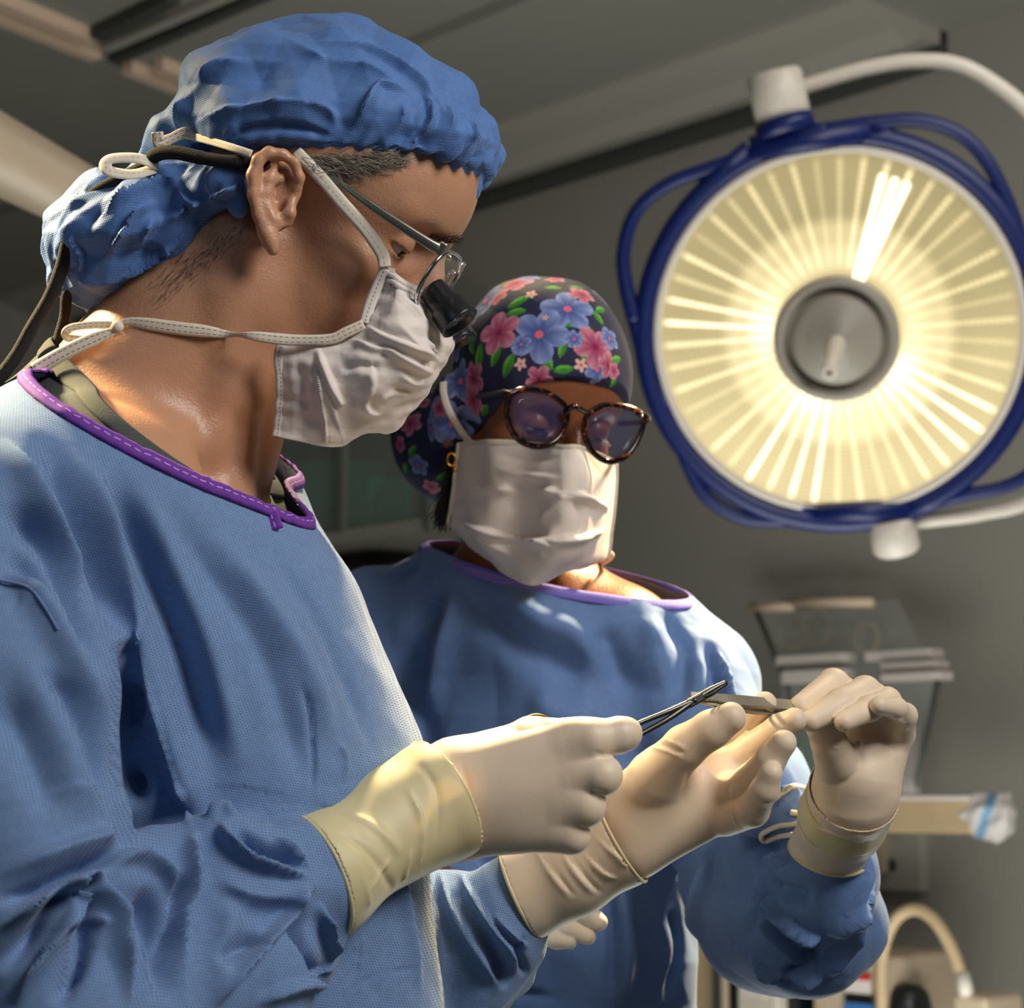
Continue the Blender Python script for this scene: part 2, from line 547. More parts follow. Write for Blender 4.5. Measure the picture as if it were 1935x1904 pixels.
def subdivide(V, F):
    E = np.sort(np.concatenate([F[:, [i, (i + 1) % 4]] for i in range(4)]), axis=1)
    key = E[:, 0].astype(np.int64) * (len(V) + 1) + E[:, 1]
    uq, first, inv = np.unique(key, return_index=True, return_inverse=True)
    mids = V[E[first]].mean(1)
    n = len(F); em = [len(V) + inv[i * n:(i + 1) * n] for i in range(4)]
    cen = len(V) + len(uq) + np.arange(n)
    V2 = np.concatenate([V, mids, V[F].mean(1)])
    F2 = np.concatenate([np.stack([F[:, i], em[i], cen, em[(i + 3) % 4]], 1) for i in range(4)])
    return V2, F2

def mesh_field(f, lo, hi, h, sub=0, it=2, disp=None, keep=None):
    """mesh of f = 0; refined, cut by keep(V) >= 0, displaced along its normals by disp(V, N)"""
    V, F = surface_net(f, lo, hi, h)
    if keep is not None:
        k = keep(V) > -h * 1.5
        F = F[k[F].all(1)]
    for _ in range(sub): V, F = subdivide(V, F)
    V = project_on(f, V, it)
    if keep is not None:
        k = keep(V) >= 0
        F = F[k[F].all(1)]
    used = np.unique(F); re = np.full(len(V), -1); re[used] = np.arange(len(used)); V = V[used]; F = re[F]
    N = normals_of(f, V)
    if disp is not None:
        V = V + N * disp(V, N)[:, None]
    return V, F, N

# folds: strokes on a surface
def pick(V, px, py, rad=7):
    """visible surface point of a mesh at a pixel"""
    key = (id(V), len(V), float(V[0, 0]), float(V[-1, 2]))
    X, Y, D = pick.cache if pick.cache_id == key else proj(V)
    pick.cache, pick.cache_id = (X, Y, D), key
    r = rad
    while r < 200:
        m = (X - px) ** 2 + (Y - py) ** 2 < r * r
        if m.any():
            i = np.nonzero(m)[0]; q = D[i]
            return W(px, py, float(q[q < q.min() + 0.006].mean()))
        r *= 1.6
    return W(px, py, np.median(D))
pick.cache_id = None; pick.cache = None

def on_surface(V, pts, n=6, rad=9):
    return catmull(np.array([pick(V, x, y, rad) for x, y in pts]), n)

def stroke(V, N, C, w, a, kind='r', taper=0.35):
    """height field of one fold along curve C (3D): r rounded, c sharp crest, s stepped with a steep side"""
    h = np.zeros(len(V))
    lo = C.min(0) - 4 * w; hi = C.max(0) + 4 * w
    idx = np.nonzero(((V > lo) & (V < hi)).all(1))[0]
    if not len(idx): return h
    P = V[idx]; best = np.full(len(idx), 1e9); tt = np.zeros(len(idx)); side = np.zeros(len(idx))
    m = len(C) - 1
    for i in range(m):
        ab = C[i + 1] - C[i]; q = P - C[i]
        t = np.clip((q @ ab) / (ab @ ab + 1e-12), 0, 1)
        r = q - t[:, None] * ab; d = np.sqrt((r * r).sum(1))
        b = d < best
        best[b] = d[b]; tt[b] = (i + t[b]) / m
        if kind == 's':
            s = np.einsum('ij,ij->i', np.cross(ab, N[idx]), r); side[b] = np.sign(s[b])
    e = np.clip(np.minimum(tt, 1 - tt) / max(taper, 1e-3), 0, 1); e = e * e * (3 - 2 * e)
    u = best / w
    if kind == 'r': p = np.exp(-u * u)
    elif kind == 'c': p = np.exp(-1.3 * u) * (1 + 0.3 * u)
    else: p = np.where(side > 0, np.exp(-u * u * 0.8), np.exp(-(u / 0.42) ** 2))
    h[idx] = a * p * e
    return h

def waves(P, freq, seed, n=6, amp=1.0):
    rng = np.random.RandomState(seed); out = np.zeros(len(P))
    for i in range(n):
        d = rng.normal(size=3); d /= np.linalg.norm(d)
        out += np.sin(P @ d * freq * (0.6 + 0.9 * rng.rand()) + rng.rand() * 6.28)
    return out * amp / math.sqrt(n)

def crumple(P, freq, seed, n=6, stretch=None):
    """sharp-creased facets of crushed cloth or paper, about -1..1"""
    rng = np.random.RandomState(seed); out = np.zeros(len(P))
    Q = P if stretch is None else P @ np.asarray(stretch)
    wx = np.stack([waves(Q, freq * 0.5, seed + 11 + k, 4) for k in range(3)], 1) * (0.35 / freq)
    Q = Q + wx
    tot = 0
    for i in range(n):
        d = rng.normal(size=3); d /= np.linalg.norm(d)
        s = 0.6 + 1.2 * rng.rand(); a = 1 / s
        ph = (Q @ d * freq * s / 3.14 + rng.rand()) % 1.0
        out += a * (1 - 4 * np.abs(ph - 0.5)); tot += a
    return out / tot * 2.0

def sheet(ctrl, nu, nv):
    """dense grid through a control grid of 3D points (rows x columns); returns V grid"""
    C = np.asarray(ctrl, float)
    rows = np.array([catmull(r, nv) for r in C])
    cols = np.array([catmull(rows[:, j], nu) for j in range(rows.shape[1])])
    return cols.transpose(1, 0, 2)

def grid_faces(n, m):
    i, j = np.meshgrid(np.arange(n - 1), np.arange(m - 1), indexing='ij')
    a = (i * m + j).ravel()
    return np.stack([a, a + 1, a + m + 1, a + m], 1)

def grid_normals(G):
    du = np.gradient(G, axis=0); dv = np.gradient(G, axis=1)
    n = np.cross(du, dv); n /= np.linalg.norm(n, axis=2)[..., None] + 1e-12
    return n
# ------------------------------------------------------------------ the room
ZC = 3.0
def ray(px, py): return unit(W(px, py, 1.0) - CAM)
def at_z(px, py, z):
    r = ray(px, py); return CAM + r * ((z - CAM[2]) / r[2])
wa, wb_ = at_z(925, 322, ZC), at_z(1790, 38, ZC)
WD = unit((wa - wb_) * [1, 1, 0])                       # direction in which the right wall recedes (to the left)
WN = unit(np.cross(WD, [0, 0, 1]))                       # pointing into the room
if (CAM - wa) @ WN < 0: WN = -WN
cl = at_z(0, 545, ZC)
corner = wa + WD * ((cl - wa) @ WD)                      # where the two walls meet
WA = corner - WD * 8.5                                   # near end of the right wall
CA = corner + WN * 7.0                                   # near end of the left wall
def on_wall(px, py, off=0.0):
    r = ray(px, py); t = ((wa + WN * off - CAM) @ WN) / (r @ WN)
    return CAM + r * t
UP = np.array([0, 0, 1.0])
def wall_box(name, p, q, thick, z0, z1, mat, n, kind='structure', label=None, parent=None):
    a, b = np.array([p[0], p[1], 0]), np.array([q[0], q[1], 0])
    d = unit(b - a); L = np.linalg.norm(b - a)
    c = (a + b) / 2 - n * thick / 2; c[2] = (z0 + z1) / 2
    V, F = box(c, L, thick, z1 - z0, d, n, UP)
    o = mesh_obj(name, V, F, mat, smooth=False, local=c)
    if kind: tag(o, kind=kind)
    return o
wall_box('wall_right', WA, corner + WD * 0.1, 0.1, 0, ZC, M['wall'], WN)
LN = -WD                                                # left wall faces along -WD
wall_box('wall_left', corner, CA, 0.1, 0, ZC, M['wall'], LN)
mid = (WA + CA) / 2
fc = mid * [1, 1, 0]
V, F = box(fc - [0, 0, 0.05], 9.2, 7.4, 0.1, WD, WN, UP)
tag(mesh_obj('floor', V, F, M['floor'], smooth=False, local=fc), kind='structure')
V, F = box(fc + [0, 0, ZC + 0.05], 9.2, 7.4, 0.1, WD, WN, UP)
tag(mesh_obj('ceiling', V, F, M['ceiling'], smooth=False, local=fc + [0, 0, ZC]), kind='structure')

# moulded trunking along the top of the right wall: a profile (distance from wall, height) swept along it
def along_wall(name, prof, s0, s1, mat, base=None, n=None, d=None, kind='structure'):
    base = wa if base is None else base; n = WN if n is None else n; d = WD if d is None else d
    V, F = [], []
    for s in (s0, s1):
        for u, z in prof: V.append(np.array([base[0], base[1], 0]) + d * s + n * u + UP * z)
    k = len(prof)
    F = [(i, (i + 1) % k, k + (i + 1) % k, k + i) for i in range(k)] + [tuple(range(k - 1, -1, -1)), tuple(range(k, 2 * k))]
    o = mesh_obj(name, V, F, mat, smooth=False, local=V[0])
    if kind: tag(o, kind=kind)
    return o
s_end = (wb_ - wa) @ WD
s_cor = (corner - wa) @ WD
# soffit strip of the ceiling between the trunking and the open ceiling
pb = at_z(760, 98, ZC - 0.03)
w_soff = (pb - wa) @ WN
along_wall('trim_1', [(0.0, ZC + .01), (0.0, ZC - 0.03), (w_soff, ZC - 0.03), (w_soff, ZC + .01)], s_end - 3.0, s_cor, M['ceiling'])
pt = at_z(905, 238, ZC - 0.03); w_tr = (pt - wa) @ WN
# light trunking with a rolled lower lip and the dark gap under it
along_wall('trim_2', [(0.0, ZC - 0.06), (w_tr * .3, ZC - 0.07), (w_tr * .45, ZC - 0.10), (w_tr * .60, ZC - 0.075), (w_tr * .85, ZC - 0.06), (w_tr, ZC - 0.045), (w_tr, ZC - 0.02), (0, ZC - 0.02)], s_end, s_cor, M['trim'])
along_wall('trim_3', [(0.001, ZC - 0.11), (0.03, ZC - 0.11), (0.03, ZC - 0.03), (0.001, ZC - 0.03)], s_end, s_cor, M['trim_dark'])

# framed ceiling hatches at the upper left, with their bright and dark edges
def ceiling_strip(name, p, q, w, h, mat, kind='structure', parent=None):
    a, b = at_z(*p, ZC), at_z(*q, ZC)
    d = unit(b - a); n = np.cross(UP, d)
    V, F = box((a + b) / 2 - UP * h / 2, np.linalg.norm(b - a), w, h, d, n, UP)
    o = mesh_obj(name, V, F, mat, smooth=False, parent=parent, local=(a + b) / 2)
    return tag(o, kind=kind) if kind else o
M['hub_grey'] = simple('grey_lamp_hub', srgb(150, 142, 132), 0.4, var=0.03)
LW = simple('white_enamel_slat', srgb(235, 205, 180), 0.5, var=0.02)
hatch = empty('ceiling_hatch', at_z(100, 40, ZC), 'framed hatch flush in the ceiling above the surgeon, two pale edge strips', 'ceiling hatch')
for p, q, w, m_ in [((-260, -85), (182, 92), 0.035, LW), ((-230, -110), (172, 58), 0.03, LW)]:
    ceiling_strip('edge_strip', p, q, w, 0.03, m_, None, hatch)
ceiling_strip('frame_side', (184, 52), (330, -20), 0.035, 0.03, M['trim_dark'], None, hatch)
ceiling_strip('frame_side', (200, 80), (560, -75), 0.03, 0.02, M['trim'], None, hatch)
hatch2 = empty('ceiling_hatch', at_z(380, 190, ZC), 'second ceiling hatch half hidden by the blue cap, with pale edge strips', 'ceiling hatch')
for p, q, w, m_ in [((240, 116), (560, 242), 0.035, LW), ((300, 110), (600, 228), 0.03, LW)]:
    ceiling_strip('edge_strip', p, q, w, 0.03, m_, None, hatch2)
ceiling_strip('frame_side', (215, 105), (640, -80), 0.03, 0.02, M['trim_dark'], None, hatch2)

# ------------------------------------------------------------------ the operating light in view
LD = 3.30
LC = W(1585, 628, LD)
LNRM = unit(-AF * 0.955 - AR * 0.12 - AU * 0.20)          # the way the light faces
LU = unit(AU - LNRM * (AU @ LNRM)); LR = np.cross(LU, -LNRM) * -1
LR = unit(np.cross(LNRM, LU)); 
if LR @ AR < 0: LR = -LR
PXM = LD / FPX
def LP(u, v, w=0.0):
    """lamp coordinates: u right, v up in reference pixels, w metres towards the room"""
    return LC + LR * u * PXM + LU * v * PXM + LNRM * w
lamp = empty('surgical_light', LC, 'large round operating light glowing warm yellow in a dark blue bumper frame', 'surgical light')
R0 = 352
mesh_obj('housing', *lathe(LC - LNRM * 0.02, LNRM, [(0.001, -.10), (R0 * .55 * PXM, -.09), (R0 * .85 * PXM, -.06), (R0 * PXM, -.01), (R0 * 1.0 * PXM, .022), (R0 * .985 * PXM, .032), (R0 * .955 * PXM, .030), (R0 * .945 * PXM, .012), (R0 * .945 * PXM, .0)], 96), M['white_plastic'], lamp)
# glowing lens: fine concentric prisms and radial reflector facets
t = NT('glowing_prism_lens')
tc = t.coords('Object'); sp = t.n('ShaderNodeSeparateXYZ'); t.l(tc, sp.inputs[0])
# object axes are turned so that z is the lamp's axis
ang = t.math('ARCTAN2', sp.outputs[1], sp.outputs[0])
rad = t.math('DIVIDE', t.math('SQRT', t.math('ADD', t.math('MULTIPLY', sp.outputs[0], sp.outputs[0]), t.math('MULTIPLY', sp.outputs[1], sp.outputs[1]))), R0 * PXM)
def band(x, lo, hi, soft):
    a = t.n('ShaderNodeMapRange', interpolation_type='SMOOTHSTEP'); a.inputs[1].default_value = lo - soft; a.inputs[2].default_value = lo + soft; t.l(x, a.inputs[0])
    b = t.n('ShaderNodeMapRange', interpolation_type='SMOOTHSTEP'); b.inputs[1].default_value = hi - soft; b.inputs[2].default_value = hi + soft; b.inputs[3].default_value = 1; b.inputs[4].default_value = 0; t.l(x, b.inputs[0])
    return t.math('MULTIPLY', a.outputs[0], b.outputs[0])
NF = 46
af = t.math('MULTIPLY', ang, NF / (2 * math.pi))
fr = t.math('ABSOLUTE', t.math('SUBTRACT', t.math('FRACT', af), 0.5))
wnz = t.n('ShaderNodeTexWhiteNoise', noise_dimensions='1D'); t.l(t.math('FLOOR', af), wnz.inputs['W'])
streak = band(fr, 0.0, 0.13, 0.07)
streak = t.math('MULTIPLY', streak, t.math('ADD', 0.35, t.math('MULTIPLY', wnz.outputs['Value'], 0.9)))
beads = t.math('ADD', 0.75, t.math('MULTIPLY', t.math('SINE', t.math('MULTIPLY', rad, 190.0)), 0.25))
outer = band(rad, 0.36, 0.93, 0.03)
streak = t.math('MULTIPLY', t.math('MULTIPLY', streak, beads), outer)
rings = t.math('ADD', 0.80, t.math('MULTIPLY', t.math('SINE', t.math('MULTIPLY', rad, 235.0)), 0.20))
inner = t.math('MULTIPLY', band(rad, 0.33, 0.60, 0.05), 1.0)
inner2 = band(rad, 0.30, 0.46, 0.06)
lowside = t.n('ShaderNodeMapRange', interpolation_type='SMOOTHSTEP'); lowside.inputs[1].default_value = 0.5; lowside.inputs[2].default_value = -0.9
t.l(t.math('DIVIDE', sp.outputs[1], R0 * PXM), lowside.inputs[0])
# the three groups of strong radial bars where the bulbs' images stand
def lobe(deg, wd):
    c = math.radians(deg)
    dd = t.math('SUBTRACT', 1.0, t.math('COSINE', t.math('SUBTRACT', ang, c)))
    return t.math('POWER', 2.718, t.math('MULTIPLY', dd, -1.0 / (math.radians(wd) ** 2)))
bars = t.math('ADD', t.math('ADD', lobe(75.0, 0.75), lobe(70.3, 0.9)), lobe(65.8, 0.8))
l1 = t.math('ADD', t.math('MULTIPLY', lobe(70, 7), 0.5), t.math('MULTIPLY', lobe(176, 12), 1.7))
l2 = t.math('ADD', t.math('MULTIPLY', lobe(-33, 11), 1.9), t.math('MULTIPLY', lobe(-112, 11), 1.7))
lob = t.math('ADD', l1, l2)
glow = t.math('ADD', t.math('MULTIPLY', inner, 0.30), t.math('MULTIPLY', inner2, 0.20))
glow = t.math('ADD', glow, t.math('MULTIPLY', lowside.outputs[0], 0.34))
nz = t.noise(t.coords('Object'), 6, 3)
glow = t.math('ADD', t.math('ADD', glow, 0.30), t.math('MULTIPLY', t.math('SUBTRACT', nz, 0.5), 0.2))
tot = t.math('ADD', t.math('MULTIPLY', glow, rings), t.math('MULTIPLY', streak, t.math('ADD', 0.42, lob)))
tot = t.math('ADD', tot, t.math('MULTIPLY', t.math('MULTIPLY', lob, inner2), 0.22))
tot = t.math('ADD', tot, t.math('MULTIPLY', t.math('MULTIPLY', bars, band(rad, 0.30, 0.86, 0.02)), 3.0))
t.set(Base_Color=srgb(120, 110, 80), Roughness=0.3, Emission_Color=t.mix(t.math('MINIMUM', t.math('MULTIPLY', tot, 0.5), 1.0), (1.0, 0.80, 0.36, 1), (1.0, 0.90, 0.66, 1)), Emission_Strength=t.math('MULTIPLY', tot, 1.45))
GL = t.m
seg, V, F = 128, [], []
rr = [0.30, 0.36, 0.5, 0.65, 0.8, 0.9, 0.948]
for r in rr:
    for k in range(seg):
        a = 2 * math.pi * k / seg
        V.append((r * R0 * PXM * math.cos(a), r * R0 * PXM * math.sin(a), 0.006 * (1 - r)))
for i in range(len(rr) - 1):
    for k in range(seg):
        F.append((i * seg + k, i * seg + (k + 1) % seg, (i + 1) * seg + (k + 1) % seg, (i + 1) * seg + k))
lens = mesh_obj('lens', V, F, GL)
lens.parent = lamp
lens.matrix_basis = Matrix(((LR[0], LU[0], LNRM[0], 0), (LR[1], LU[1], LNRM[1], 0), (LR[2], LU[2], LNRM[2], 0), (0, 0, 0, 1)))
# central hub with its stepped rings and the sterile handle
hub_c = LP(-5, -10)
hub = mesh_obj('hub', *lathe(hub_c, LNRM, [(118 * PXM, -.01), (118 * PXM, .022), (110 * PXM, .030), (100 * PXM, .028), (97 * PXM, .006), (86 * PXM, .006), (84 * PXM, .034), (76 * PXM, .040), (66 * PXM, .042), (52 * PXM, .050), (30 * PXM, .060), (22 * PXM, .064), (0.0005, .066)], 72), M['hub_grey'], lamp)
mesh_obj('handle', *lathe(hub_c + LNRM * .05, unit(LNRM * 1 - LR * 0.12 - LU * .22), [(19 * PXM, 0), (17 * PXM, .05), (14 * PXM, .10), (15.5 * PXM, .135), (13 * PXM, .142), (7 * PXM, .142), (6 * PXM, .12), (0.0004, .12)], 32), M['white_plastic'], lamp)
# blue bumper: a ring close round the housing and four looped grips
def bump_tube(pts, r, n=8, w0=0.0, closed=False, flat=1.0):
    C = catmull([LP(x - 1585, 628 - y, w0) for x, y in pts], n)
    return tube(C, np.array(r) if np.ndim(r) == 0 else np.interp(np.linspace(0, 1, len(C)), np.linspace(0, 1, len(r)), r), 12, up=LNRM, flat=flat)
ringp = []
for k in range(73):
    a = 2 * math.pi * k / 72
    ringp.append(LP(math.cos(a) * (R0 + 16), math.sin(a) * (R0 + 16), 0.0))
parts = [tube(ringp, 20 * PXM, 12, caps=False, up=LNRM)]
q = 1.0
outer_tl = [(1200, 600), (1185, 540), (1180, 470), (1205, 395), (1265, 345), (1340, 318), (1425, 290), (1480, 262), (1560, 252)]
outer_tr = [(1560, 252), (1650, 240), (1730, 238), (1800, 262), (1850, 310), (1888, 380), (1915, 450), (1950, 560), (1960, 640)]
outer_br = [(1965, 640), (1985, 740), (1985, 820), (1955, 890), (1900, 925), (1830, 940), (1770, 955), (1700, 975), (1640, 983)]
outer_bl = [(1640, 983), (1560, 985), (1480, 992), (1400, 985), (1335, 945), (1298, 880), (1275, 810), (1235, 700), (1200, 600)]
for pl in (outer_tl, outer_tr, outer_br, outer_bl):
    parts.append(bump_tube(pl, [16 * PXM, 13.5 * PXM, 13.5 * PXM, 13.5 * PXM, 16 * PXM]))
# solid webs where ring and grips run together
for x0, y0, x1, y1, r0, r1 in [(1330, 350, 1420, 285, 16, 22), (1420, 285, 1640, 255, 26, 24), (1640, 255, 1700, 275, 20, 14), (1190, 560, 1230, 720, 14, 18), (1230, 700, 1290, 850, 18, 14),
                               (1540, 978, 1720, 972, 20, 24), (1480, 962, 1540, 975, 10, 18), (1720, 972, 1830, 925, 22, 14), (1925, 500, 1955, 640, 14, 20), (1955, 640, 1965, 760, 20, 12)]:
    parts.append(tube([LP(x0 - 1585, 628 - y0), LP(x1 - 1585, 628 - y1)], [r0 * PXM, r1 * PXM], 12, up=LNRM))
mesh_obj('bumper', *merge(parts), M['lamp_blue'], lamp)
# yoke pivots above and below, and the curved arm
def pivot(name, a, b, r0, r1):
    A, B = LP(a[0] - 1585, 628 - a[1], -0.01), LP(b[0] - 1585, 628 - b[1], -0.02)
    d = B - A; L = np.linalg.norm(d)
    return mesh_obj(name, *lathe(A, d, [(0.0005, 0), (r0 * PXM, 0), (r0 * PXM, L * .93), (r1 * PXM, L), (0.0005, L)], 40), M['white_plastic'], lamp)
mesh_obj('pivot_collar', *tube([LP(1488 - 1585, 628 - 258, -.005), LP(1480 - 1585, 628 - 232, -.01)], [57 * PXM, 55 * PXM], 28), M['lamp_blue'], lamp)
pivot('upper_pivot', (1484, 243), (1462, 143), 52, 46)
pivot('lower_pivot', (1686, 985), (1700, 1055), 46, 42)
mesh_obj('yoke_arm', *bump_tube([(1500, 178), (1560, 160), (1640, 140), (1720, 130), (1800, 138), (1870, 175), (1940, 235), (2030, 350), (2100, 520), (2110, 700), (2060, 850), (1960, 960), (1860, 990), (1790, 1000), (1720, 1008)], 15 * PXM, w0=-0.05), M['white_plastic'], lamp)

# thick beige boom of another light coming in at the far left
boom = empty('light_boom', W(80, 330, 2.6), 'thick beige boom arm slanting in at the left edge behind the surgeon', 'boom arm')
mesh_obj('arm_tube', *tube([W(-420, 60, 2.3), W(-60, 262, 2.55), W(110, 352, 2.65), W(400, 505, 2.8)], [82 * 2.3 / FPX, 78 * 2.55 / FPX, 66 * 2.65 / FPX, 50 * 2.8 / FPX], 40), M['beige'], boom)
mesh_obj('end_collar', *tube([W(400, 505, 2.8), W(430, 520, 2.82)], 56 * 2.8 / FPX, 40), M['white_plastic'], boom)

# ------------------------------------------------------------------ things by the wall
# clear cabinet with green wrapped packs seen between the two people
def wall_frame(px, py, off):
    """origin on the wall with axes right, out, up; size of a pixel there in metres"""
    p = on_wall(px, py, off); d = (p - CAM) @ AF
    return p, d / FPX
WR = -WD
s_h = 1 / abs(WR @ AR)                                    # horizontal foreshortening of the wall
def wbox(name, x0, y0, x1, y1, off, thick, mat, parent=None, bev=None):
    """a box on the wall covering a pixel rectangle, its face off metres from the wall"""
    a, b = on_wall(x0, (y0 + y1) / 2, off), on_wall(x1, (y0 + y1) / 2, off)
    top, bot = on_wall((x0 + x1) / 2, y0, off), on_wall((x0 + x1) / 2, y1, off)
    L = abs((b - a) @ WR); H = top[2] - bot[2]
    c = (a + b) / 2; c[2] = (top[2] + bot[2]) / 2
    V, F = box(c - WN * thick / 2, L, thick, H, WR, WN, UP)
    o = mesh_obj(name, V, F, mat, parent, smooth=False, local=c)
    if bev: bevel(o, bev)
    return o
cab = empty('supply_cabinet', on_wall(660, 1040, 0.0), 'glass-fronted supply cabinet holding green packs, seen between the two people', 'cabinet')
wbox('back_panel', 440, 800, 880, 1000, 0.03, 0.03, M['shelf'], cab)
wbox('shelf_board', 400, 1000, 880, 1024, 0.34, 0.33, M['trim'], cab, 0.004)
wbox('shelf_board', 400, 780, 880, 792, 0.34, 0.33, M['shelf'], cab, 0.004)
wbox('door_stile', 632, 790, 648, 1003, 0.35, 0.02, M['shelf'], cab, 0.003)
wbox('door_stile', 800, 790, 812, 1003, 0.35, 0.02, M['shelf'], cab, 0.003)
wbox('glass_pane', 440, 792, 880, 1003, 0.335, 0.004, M['acrylic'], cab)
packs = [(470, 900, 560, 1000, 'dark green wrapped pack at the left end of the cabinet shelf'), (562, 868, 630, 1000, 'tallest dark green pack in the glass cabinet'),
         (655, 900, 700, 1000, 'narrow green pack right of the cabinet door stile'), (706, 925, 770, 1000, 'low dark green pack beside the floral bun cover')]
for x0, y0, x1, y1, lb in packs:
    o = wbox('wrapped_pack', x0, y0, x1, y1, 0.28, 0.2, M['green'], None, 0.015)
    tag(o, lb, 'pack', 'green packs in the glass cabinet')
o = wbox('wrapped_pack', 776, 905, 850, 1000, 0.27, 0.18, M['shelf'], None, 0.01)
tag(o, 'grey-green pack at the right end of the cabinet shelf', 'pack', 'green packs in the glass cabinet')
o = wbox('low_cupboard', 480, 1085, 720, 1500, 0.25, 0.245, M['shelf'], None, 0.006)
tag(o, 'dark grey cupboard below the glass cabinet behind the surgeon', 'cupboard')
# clear wall rack with white packs
rack = empty('clear_wall_rack', on_wall(1600, 1300, 0.0), 'clear plastic wall rack of sterile packs behind the gloved hands', 'rack')
def quad_plate(name, pts, off0, off1, thick, mat, parent):
    """a tilted plate through four pixels: the upper two off0 and the lower two off1 from the wall"""
    P = [on_wall(*pts[0], off0), on_wall(*pts[1], off0), on_wall(*pts[2], off1), on_wall(*pts[3], off1)]
    n = unit(np.cross(P[1] - P[0], P[3] - P[0]))
    V = P + [p - n * thick for p in P]
    F = [(0, 1, 2, 3), (7, 6, 5, 4), (0, 4, 5, 1), (1, 5, 6, 2), (2, 6, 7, 3), (3, 7, 4, 0)]
    return mesh_obj(name, V, F, mat, parent, smooth=False)
quad_plate('front_panel', [(1428, 1150), (1700, 1135), (1772, 1282), (1480, 1300)], 0.10, 0.22, 0.004, M['acrylic'], rack)
quad_plate('front_panel', [(1480, 1300), (1772, 1282), (1728, 1560), (1500, 1570)], 0.22, 0.10, 0.004, M['acrylic'], rack)
for p, q_, o0, o1 in [((1424, 1140), (1490, 1300), .10, .22), ((1490, 1300), (1520, 1560), .22, .10), ((1772, 1285), (1722, 1530), .22, .10)]:
    mesh_obj('edge_strip', *tube([on_wall(*p, o0), on_wall(*q_, o1)], 0.006, 8), M['trim_dark'], rack)
for p, q_, o0 in [((1418, 1148), (1500, 1146), .11), ((1492, 1138), (1650, 1138), .11)]:
    mesh_obj('top_rim', *tube([on_wall(*p, o0), on_wall(*q_, o0)], 0.011, 10), LW, rack)
for x0, y0, x1, y1, off, lb in [(1465, 1236, 1592, 1254, .21, 'upper left white strip pack in the clear rack'), (1475, 1265, 1590, 1290, .23, 'lower left white strip pack in the clear rack'),
                                (1632, 1228, 1758, 1246, .20, 'topmost of the three white strip packs at the right of the clear rack'),
                                (1662, 1250, 1768, 1264, .22, 'middle of the three white strip packs at the right of the clear rack'),
                                (1662, 1270, 1775, 1286, .24, 'lowest of the three white strip packs at the right of the clear rack')]:
    tag(wbox('sterile_pack', x0, y0, x1, y1, off, 0.05, M['paper'], None, 0.003), lb, 'pack', 'white packs in the clear rack')
o = wbox('sterile_pack', 1700, 1370, 1722, 1500, .14, 0.03, M['paper'], None, 0.003); tag(o, 'upright white pack at the right side of the clear rack', 'pack', 'white packs in the clear rack')
GP = simple('green_white_print', srgb(40, 120, 88), 0.7)
o = wbox('wrapped_pack', 1468, 1395, 1545, 1480, .12, 0.05, GP, None, 0.006); tag(o, 'green and white wrapped pack between the raised fingers', 'pack')
o = wbox('sterile_pack', 1480, 1415, 1510, 1440, .13, 0.01, M['paper'], o, 0.003); o.name = 'paper_label'; 
for k_ in ('label', 'category', 'group'):
    if k_ in o: del o[k_]
for x, y, r, lb in [(1500, 1195, .030, 'left coil of clear tubing in the top of the wall rack'), (1545, 1185, .036, 'middle coil of clear tubing in the top of the wall rack'), (1640, 1205, .028, 'right coil of pale tubing in the top of the wall rack')]:
    c = on_wall(x, y, .07)
    P = [c + WR * r * math.cos(a) + UP * r * 1.15 * math.sin(a) + WN * .012 * math.sin(a * .5) for a in np.linspace(0, 4 * math.pi, 49)]
    V, F = tube(P, .0042, 8)
    tag(mesh_obj('coiled_tubing', V, F, M['beige'], local=c), lb, 'tubing', 'tubing coils in the clear rack')
# tan board with its wrapped end
brd = empty('padded_arm_board', on_wall(1750, 1540, 0.35), 'tan arm board sticking out level behind the raised sleeve', 'arm board')
wbox('board', 1640, 1506, 1836, 1574, 0.42, 0.12, M['wood'], brd, 0.008)
wbox('edge_trim', 1640, 1502, 1828, 1512, 0.425, 0.125, M['paper'], brd, 0.004)
def rag(P, seed=1):
    c = on_wall(1868, 1545, 0.38)
    d = ell(P, c, (0.055, 0.05, 0.042)); d = smin(d, ell(P, on_wall(1895, 1540, .38), (0.025, 0.04, .045)), 0.02)
    return d + crumple(P, 60, 3, 5) * 0.008
V, F, N = mesh_field(rag, on_wall(1868, 1545, 0.38) - .12, on_wall(1868, 1545, 0.38) + .12, 0.005)
rc_ = np.where((np.abs(proj(V)[0] - 1862 + (proj(V)[1] - 1545) * .3) < 9)[:, None], srgb(120, 165, 200)[:3], srgb(214, 206, 204)[:3])
mesh_obj('crumpled_wrap', V, F, attr_mat('printed_film'), brd, color=rc_)
pan = empty('wall_panel', on_wall(1695, 1620, 0.02), 'beige wall plate with a dark socket below the tan board', 'wall plate')
wbox('plate', 1650, 1572, 1740, 1682, 0.03, 0.03, M['trim'], pan, 0.003)
wbox('plate_edge', 1652, 1576, 1666, 1650, 0.06, 0.05, M['beige'], pan, 0.003)
mesh_obj('socket', *lathe(on_wall(1684, 1634, 0.03), WN, [(0.001, .004), (0.008, .004), (0.012, .006), (0.014, 0)], 20), M['black'], pan)
